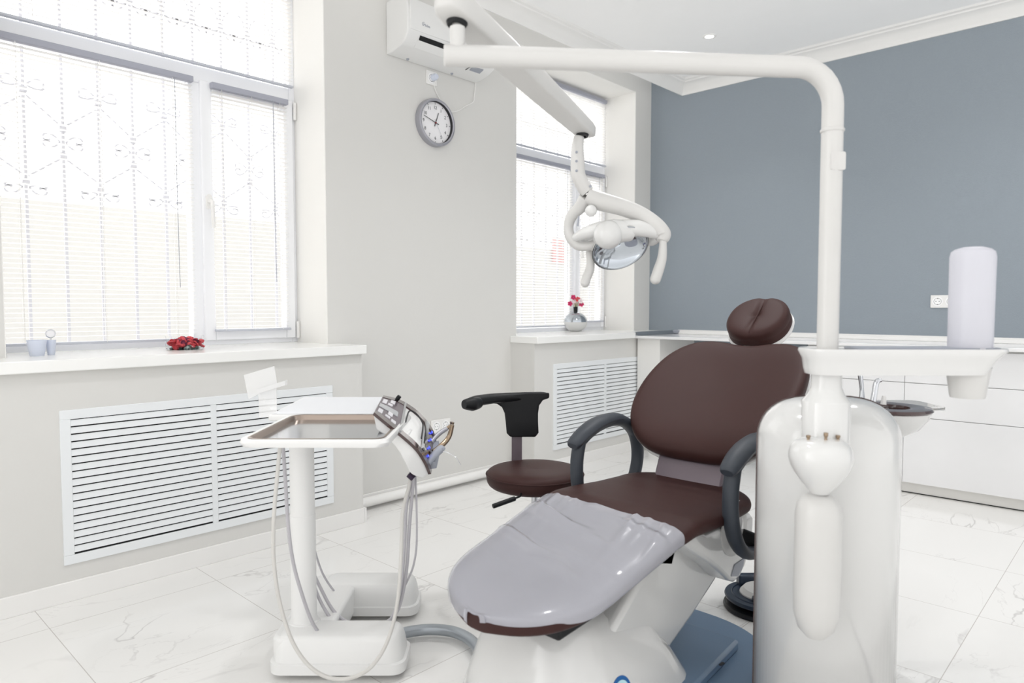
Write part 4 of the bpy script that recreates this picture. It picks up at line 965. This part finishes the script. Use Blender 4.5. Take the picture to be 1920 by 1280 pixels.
# hand instruments in the holders
G = 'hand instruments hanging in the console holders'
i1 = thing('turbine_handpiece', 'slim metal angled handpiece, uppermost in the console holder', 'handpiece', Q(830, 815, 2.28), G)
obj('grip', MB().tube([Q(806, 832, 2.25), Q(822, 814, 2.28), Q(838, 803, 2.30)], [.007, .008, .007], seg=12), SILV, i1)
obj('head', MB().tube([Q(838, 803, 2.30), Q(846, 797, 2.3), Q(848, 791, 2.3)], [.006, .006, .008], seg=12), BRASS, i1)
i2 = thing('curved_handpiece', 'curved bronze handpiece resting beside the slim one', 'handpiece', Q(835, 815, 2.22), G)
obj('grip', MB().tube([Q(812, 846, 2.18), Q(829, 834, 2.2), Q(842, 818, 2.22), Q(848, 796, 2.22)], [.006, .009, .008, .007], seg=12), BRASS, i2)
i3 = thing('air_water_syringe', 'grey air and water syringe with a thin bent tip at the console end', 'syringe', Q(820, 848, 2.14), G)
obj('syringe_body', MB().tube([Q(800, 872, 2.10), Q(812, 856, 2.12), Q(826, 842, 2.14), Q(831, 845, 2.14)], [.008, .012, .013, .009], seg=14), GREYP, i3)
obj('syringe_tip', MB().tube([Q(831, 845, 2.14), Q(843, 850, 2.14), Q(855, 858, 2.14), Q(863, 871, 2.14)], .0014, seg=6), CHROME, i3)
# hoses (each one a part of the cart)
def hose(pts, r, m): obj('hose', MB().tube([Q(a, b, d) for a, b, d in pts], r, seg=10, sub=6), m, dc)
hose([(525, 838, 1.90), (519, 900, 1.90), (513, 980, 1.90), (514, 1060, 1.90), (527, 1140, 1.90), (553, 1212, 1.89), (592, 1258, 1.88), (640, 1273, 1.88), (690, 1255, 1.90), (725, 1205, 1.93), (745, 1130, 1.98), (752, 1040, 2.03), (755, 960, 2.08), (766, 915, 2.12), (770, 893, 2.13)], .0055, HOSE)
hose([(531, 838, 1.96), (535, 900, 1.96), (540, 980, 1.96), (549, 1050, 1.97), (565, 1110, 1.99), (585, 1165, 2.03), (606, 1196, 2.06)], .0052, HOSE2)
hose([(560, 900, 2.2), (572, 1010, 2.2), (583, 1075, 2.18), (600, 1125, 2.16), (628, 1168, 2.15), (665, 1187, 2.15), (705, 1183, 2.15), (733, 1160, 2.15), (750, 1110, 2.15), (758, 1030, 2.15), (762, 950, 2.14), (772, 893, 2.13)], .0052, HOSE2)
hose([(560, 880, 2.24), (572, 990, 2.24), (584, 1060, 2.22), (600, 1100, 2.2), (628, 1148, 2.18), (665, 1172, 2.17), (700, 1176, 2.16), (735, 1158, 2.16), (752, 1125, 2.16), (763, 1060, 2.16), (768, 980, 2.15), (776, 893, 2.13)], .0055, HOSE2)
hose([(572, 860, 2.3), (580, 960, 2.3), (588, 1020, 2.3), (605, 1075, 2.32), (633, 1117, 2.36)], .0036, HOSE2)
hose([(779, 893, 2.14), (781, 950, 2.15), (781, 1020, 2.16), (775, 1060, 2.17), (764, 1088, 2.17), (752, 1110, 2.18)], .0033, HOSE2)
# acrylic holder
ah = thing('acrylic_holder', 'frosted clear plastic card holder clipped behind the left of the cart tray', 'holder', Q(505, 778, 2.32))
def sheet(pts, d): 
    P_ = [Q(a, b, dd) for a, b, dd in pts]; return MB().ring_skin([P_, [p_ + FH * d for p_ in P_]])
obj('holder_plate', sheet([(466, 748, 2.30), (520, 722, 2.34), (514, 686, 2.34), (457, 703, 2.30)], .003), ACRYL, ah)
obj('holder_shelf', sheet([(481, 738, 2.27), (535, 722, 2.31), (535, 713, 2.31), (480, 731, 2.27)], .02), ACRYL, ah)
obj('holder_stem', sheet([(486, 782, 2.29), (519, 782, 2.29), (518, 722, 2.32), (484, 734, 2.29)], .004), ACRYL, ah)

# floor hose
o = obj('floor_hose', MB().tube([onz(600, 1199, .03), onz(650, 1200, .03), onz(700, 1196, .028), onz(745, 1188, .028), onz(800, 1180, .028), onz(850, 1184, .028), onz(885, 1202, .028), onz(903, 1232, .028), onz(903, 1262, .028), onz(893, 1290, .028), onz(870, 1350, .028)], .018, seg=18), FHOSE)
tag(o, 'thick silver-grey supply hose curving over the floor from the cart', 'hose')
# logo on the hood: blue ring
def hoodz(x, y):
    dg = bpy.context.evaluated_depsgraph_get(); bpy.context.view_layer.update()
    org = worg(LG); ok, loc, nn, _ = LG.ray_cast(Vector((x, y, 1)) - org, Vector((0, 0, -1))); return (loc + org if ok else Vector((x, y, .2))), nn
bpy.context.view_layer.update()
ok_, hl, ln, _ = LG.ray_cast(CAM - worg(LG), ray(1165, 1302).normalized())
lc = hl + worg(LG) if ok_ else Vector((-1.0, 1.4, .25))
if ln.z < 0: ln = -ln
bd = obj('badge', MB().lathe([(.044, -.004), (.044, .002), (.0001, .002)], lc, ln, 36), BLUEP, LG)
bd2 = obj('badge_inner', MB().lathe([(.034, .001), (.034, .003), (.0001, .003)], lc, ln, 36), CYANP, LG)

# ------------------------------------------------------------------ light
wd = bpy.data.worlds.new('world'); sc.world = wd; wd.use_nodes = True
wn = wd.node_tree.nodes; wk = wd.node_tree.links
bg = wn['Background']; bg.inputs['Color'].default_value = (1.0, .995, .985, 1)
tc = wn.new('ShaderNodeTexCoord'); sp_ = wn.new('ShaderNodeSeparateXYZ'); wk.new(tc.outputs['Generated'], sp_.inputs[0])
mr = wn.new('ShaderNodeMapRange'); mr.interpolation_type = 'SMOOTHSTEP'; wk.new(sp_.outputs[0], mr.inputs[0])      # overcast sky, brighter on the window side
mr.inputs[1].default_value = -.6; mr.inputs[2].default_value = .1; mr.inputs[3].default_value = 2.3; mr.inputs[4].default_value = .82
mz = wn.new('ShaderNodeMapRange'); wk.new(sp_.outputs[2], mz.inputs[0]); mz.inputs[1].default_value = -.5; mz.inputs[2].default_value = .05; mz.inputs[3].default_value = 1.6; mz.inputs[4].default_value = 1
mm = wn.new('ShaderNodeMath'); mm.operation = 'MULTIPLY'; wk.new(mr.outputs[0], mm.inputs[0]); wk.new(mz.outputs[0], mm.inputs[1]); wk.new(mm.outputs[0], bg.inputs['Strength'])     # added boost below the horizon, lifts the ceiling
def area(name, loc, rot, sx, sy, power, col=(1, 1, 1)):
    l = bpy.data.lights.new(name, 'AREA'); l.shape = 'RECTANGLE'; l.size = sx; l.size_y = sy; l.energy = power; l.color = col
    o = bpy.data.objects.new(name, l); COL.objects.link(o); o.location = loc; o.rotation_euler = rot; return o
sp = bpy.data.lights.new('spotlight_lamp', 'SPOT'); sp.energy = 12; sp.spot_size = 1.9; sp.spot_blend = 1; sp.shadow_soft_size = .03
for lx, ly, le_ in ((-1.6, 1.2, 26), (-1.6, 2.9, 46), (-.6, 3.9, 26)):  # added fill spots without fixtures, brighten the deep part of the room
    l2 = bpy.data.lights.new('fill_spot', 'SPOT'); l2.energy = le_; l2.spot_size = 2.4; l2.spot_blend = 1; l2.shadow_soft_size = .08
    lo = bpy.data.objects.new('fill_spot', l2); COL.objects.link(lo); lo.location = (lx, ly, ZC - .02)
so = bpy.data.objects.new('spotlight_lamp', sp); COL.objects.link(so); so.location = (dl.location.x, dl.location.y, ZC - .02)
sun = bpy.data.lights.new('sun', 'SUN'); sun.energy = 1.0; sun.angle = .6
su = bpy.data.objects.new('sun', sun); COL.objects.link(su); su.rotation_euler = (0, math.radians(-50), math.radians(-20))

sc.view_settings.view_transform = 'Standard'; sc.view_settings.look = 'None'; sc.view_settings.gamma = 1; sc.view_settings.exposure = .6
sc.view_settings.use_curve_mapping = False
sc.cycles.use_denoising = True
sc.cycles.max_bounces = 10; sc.cycles.diffuse_bounces = 6; sc.cycles.transparent_max_bounces = 24
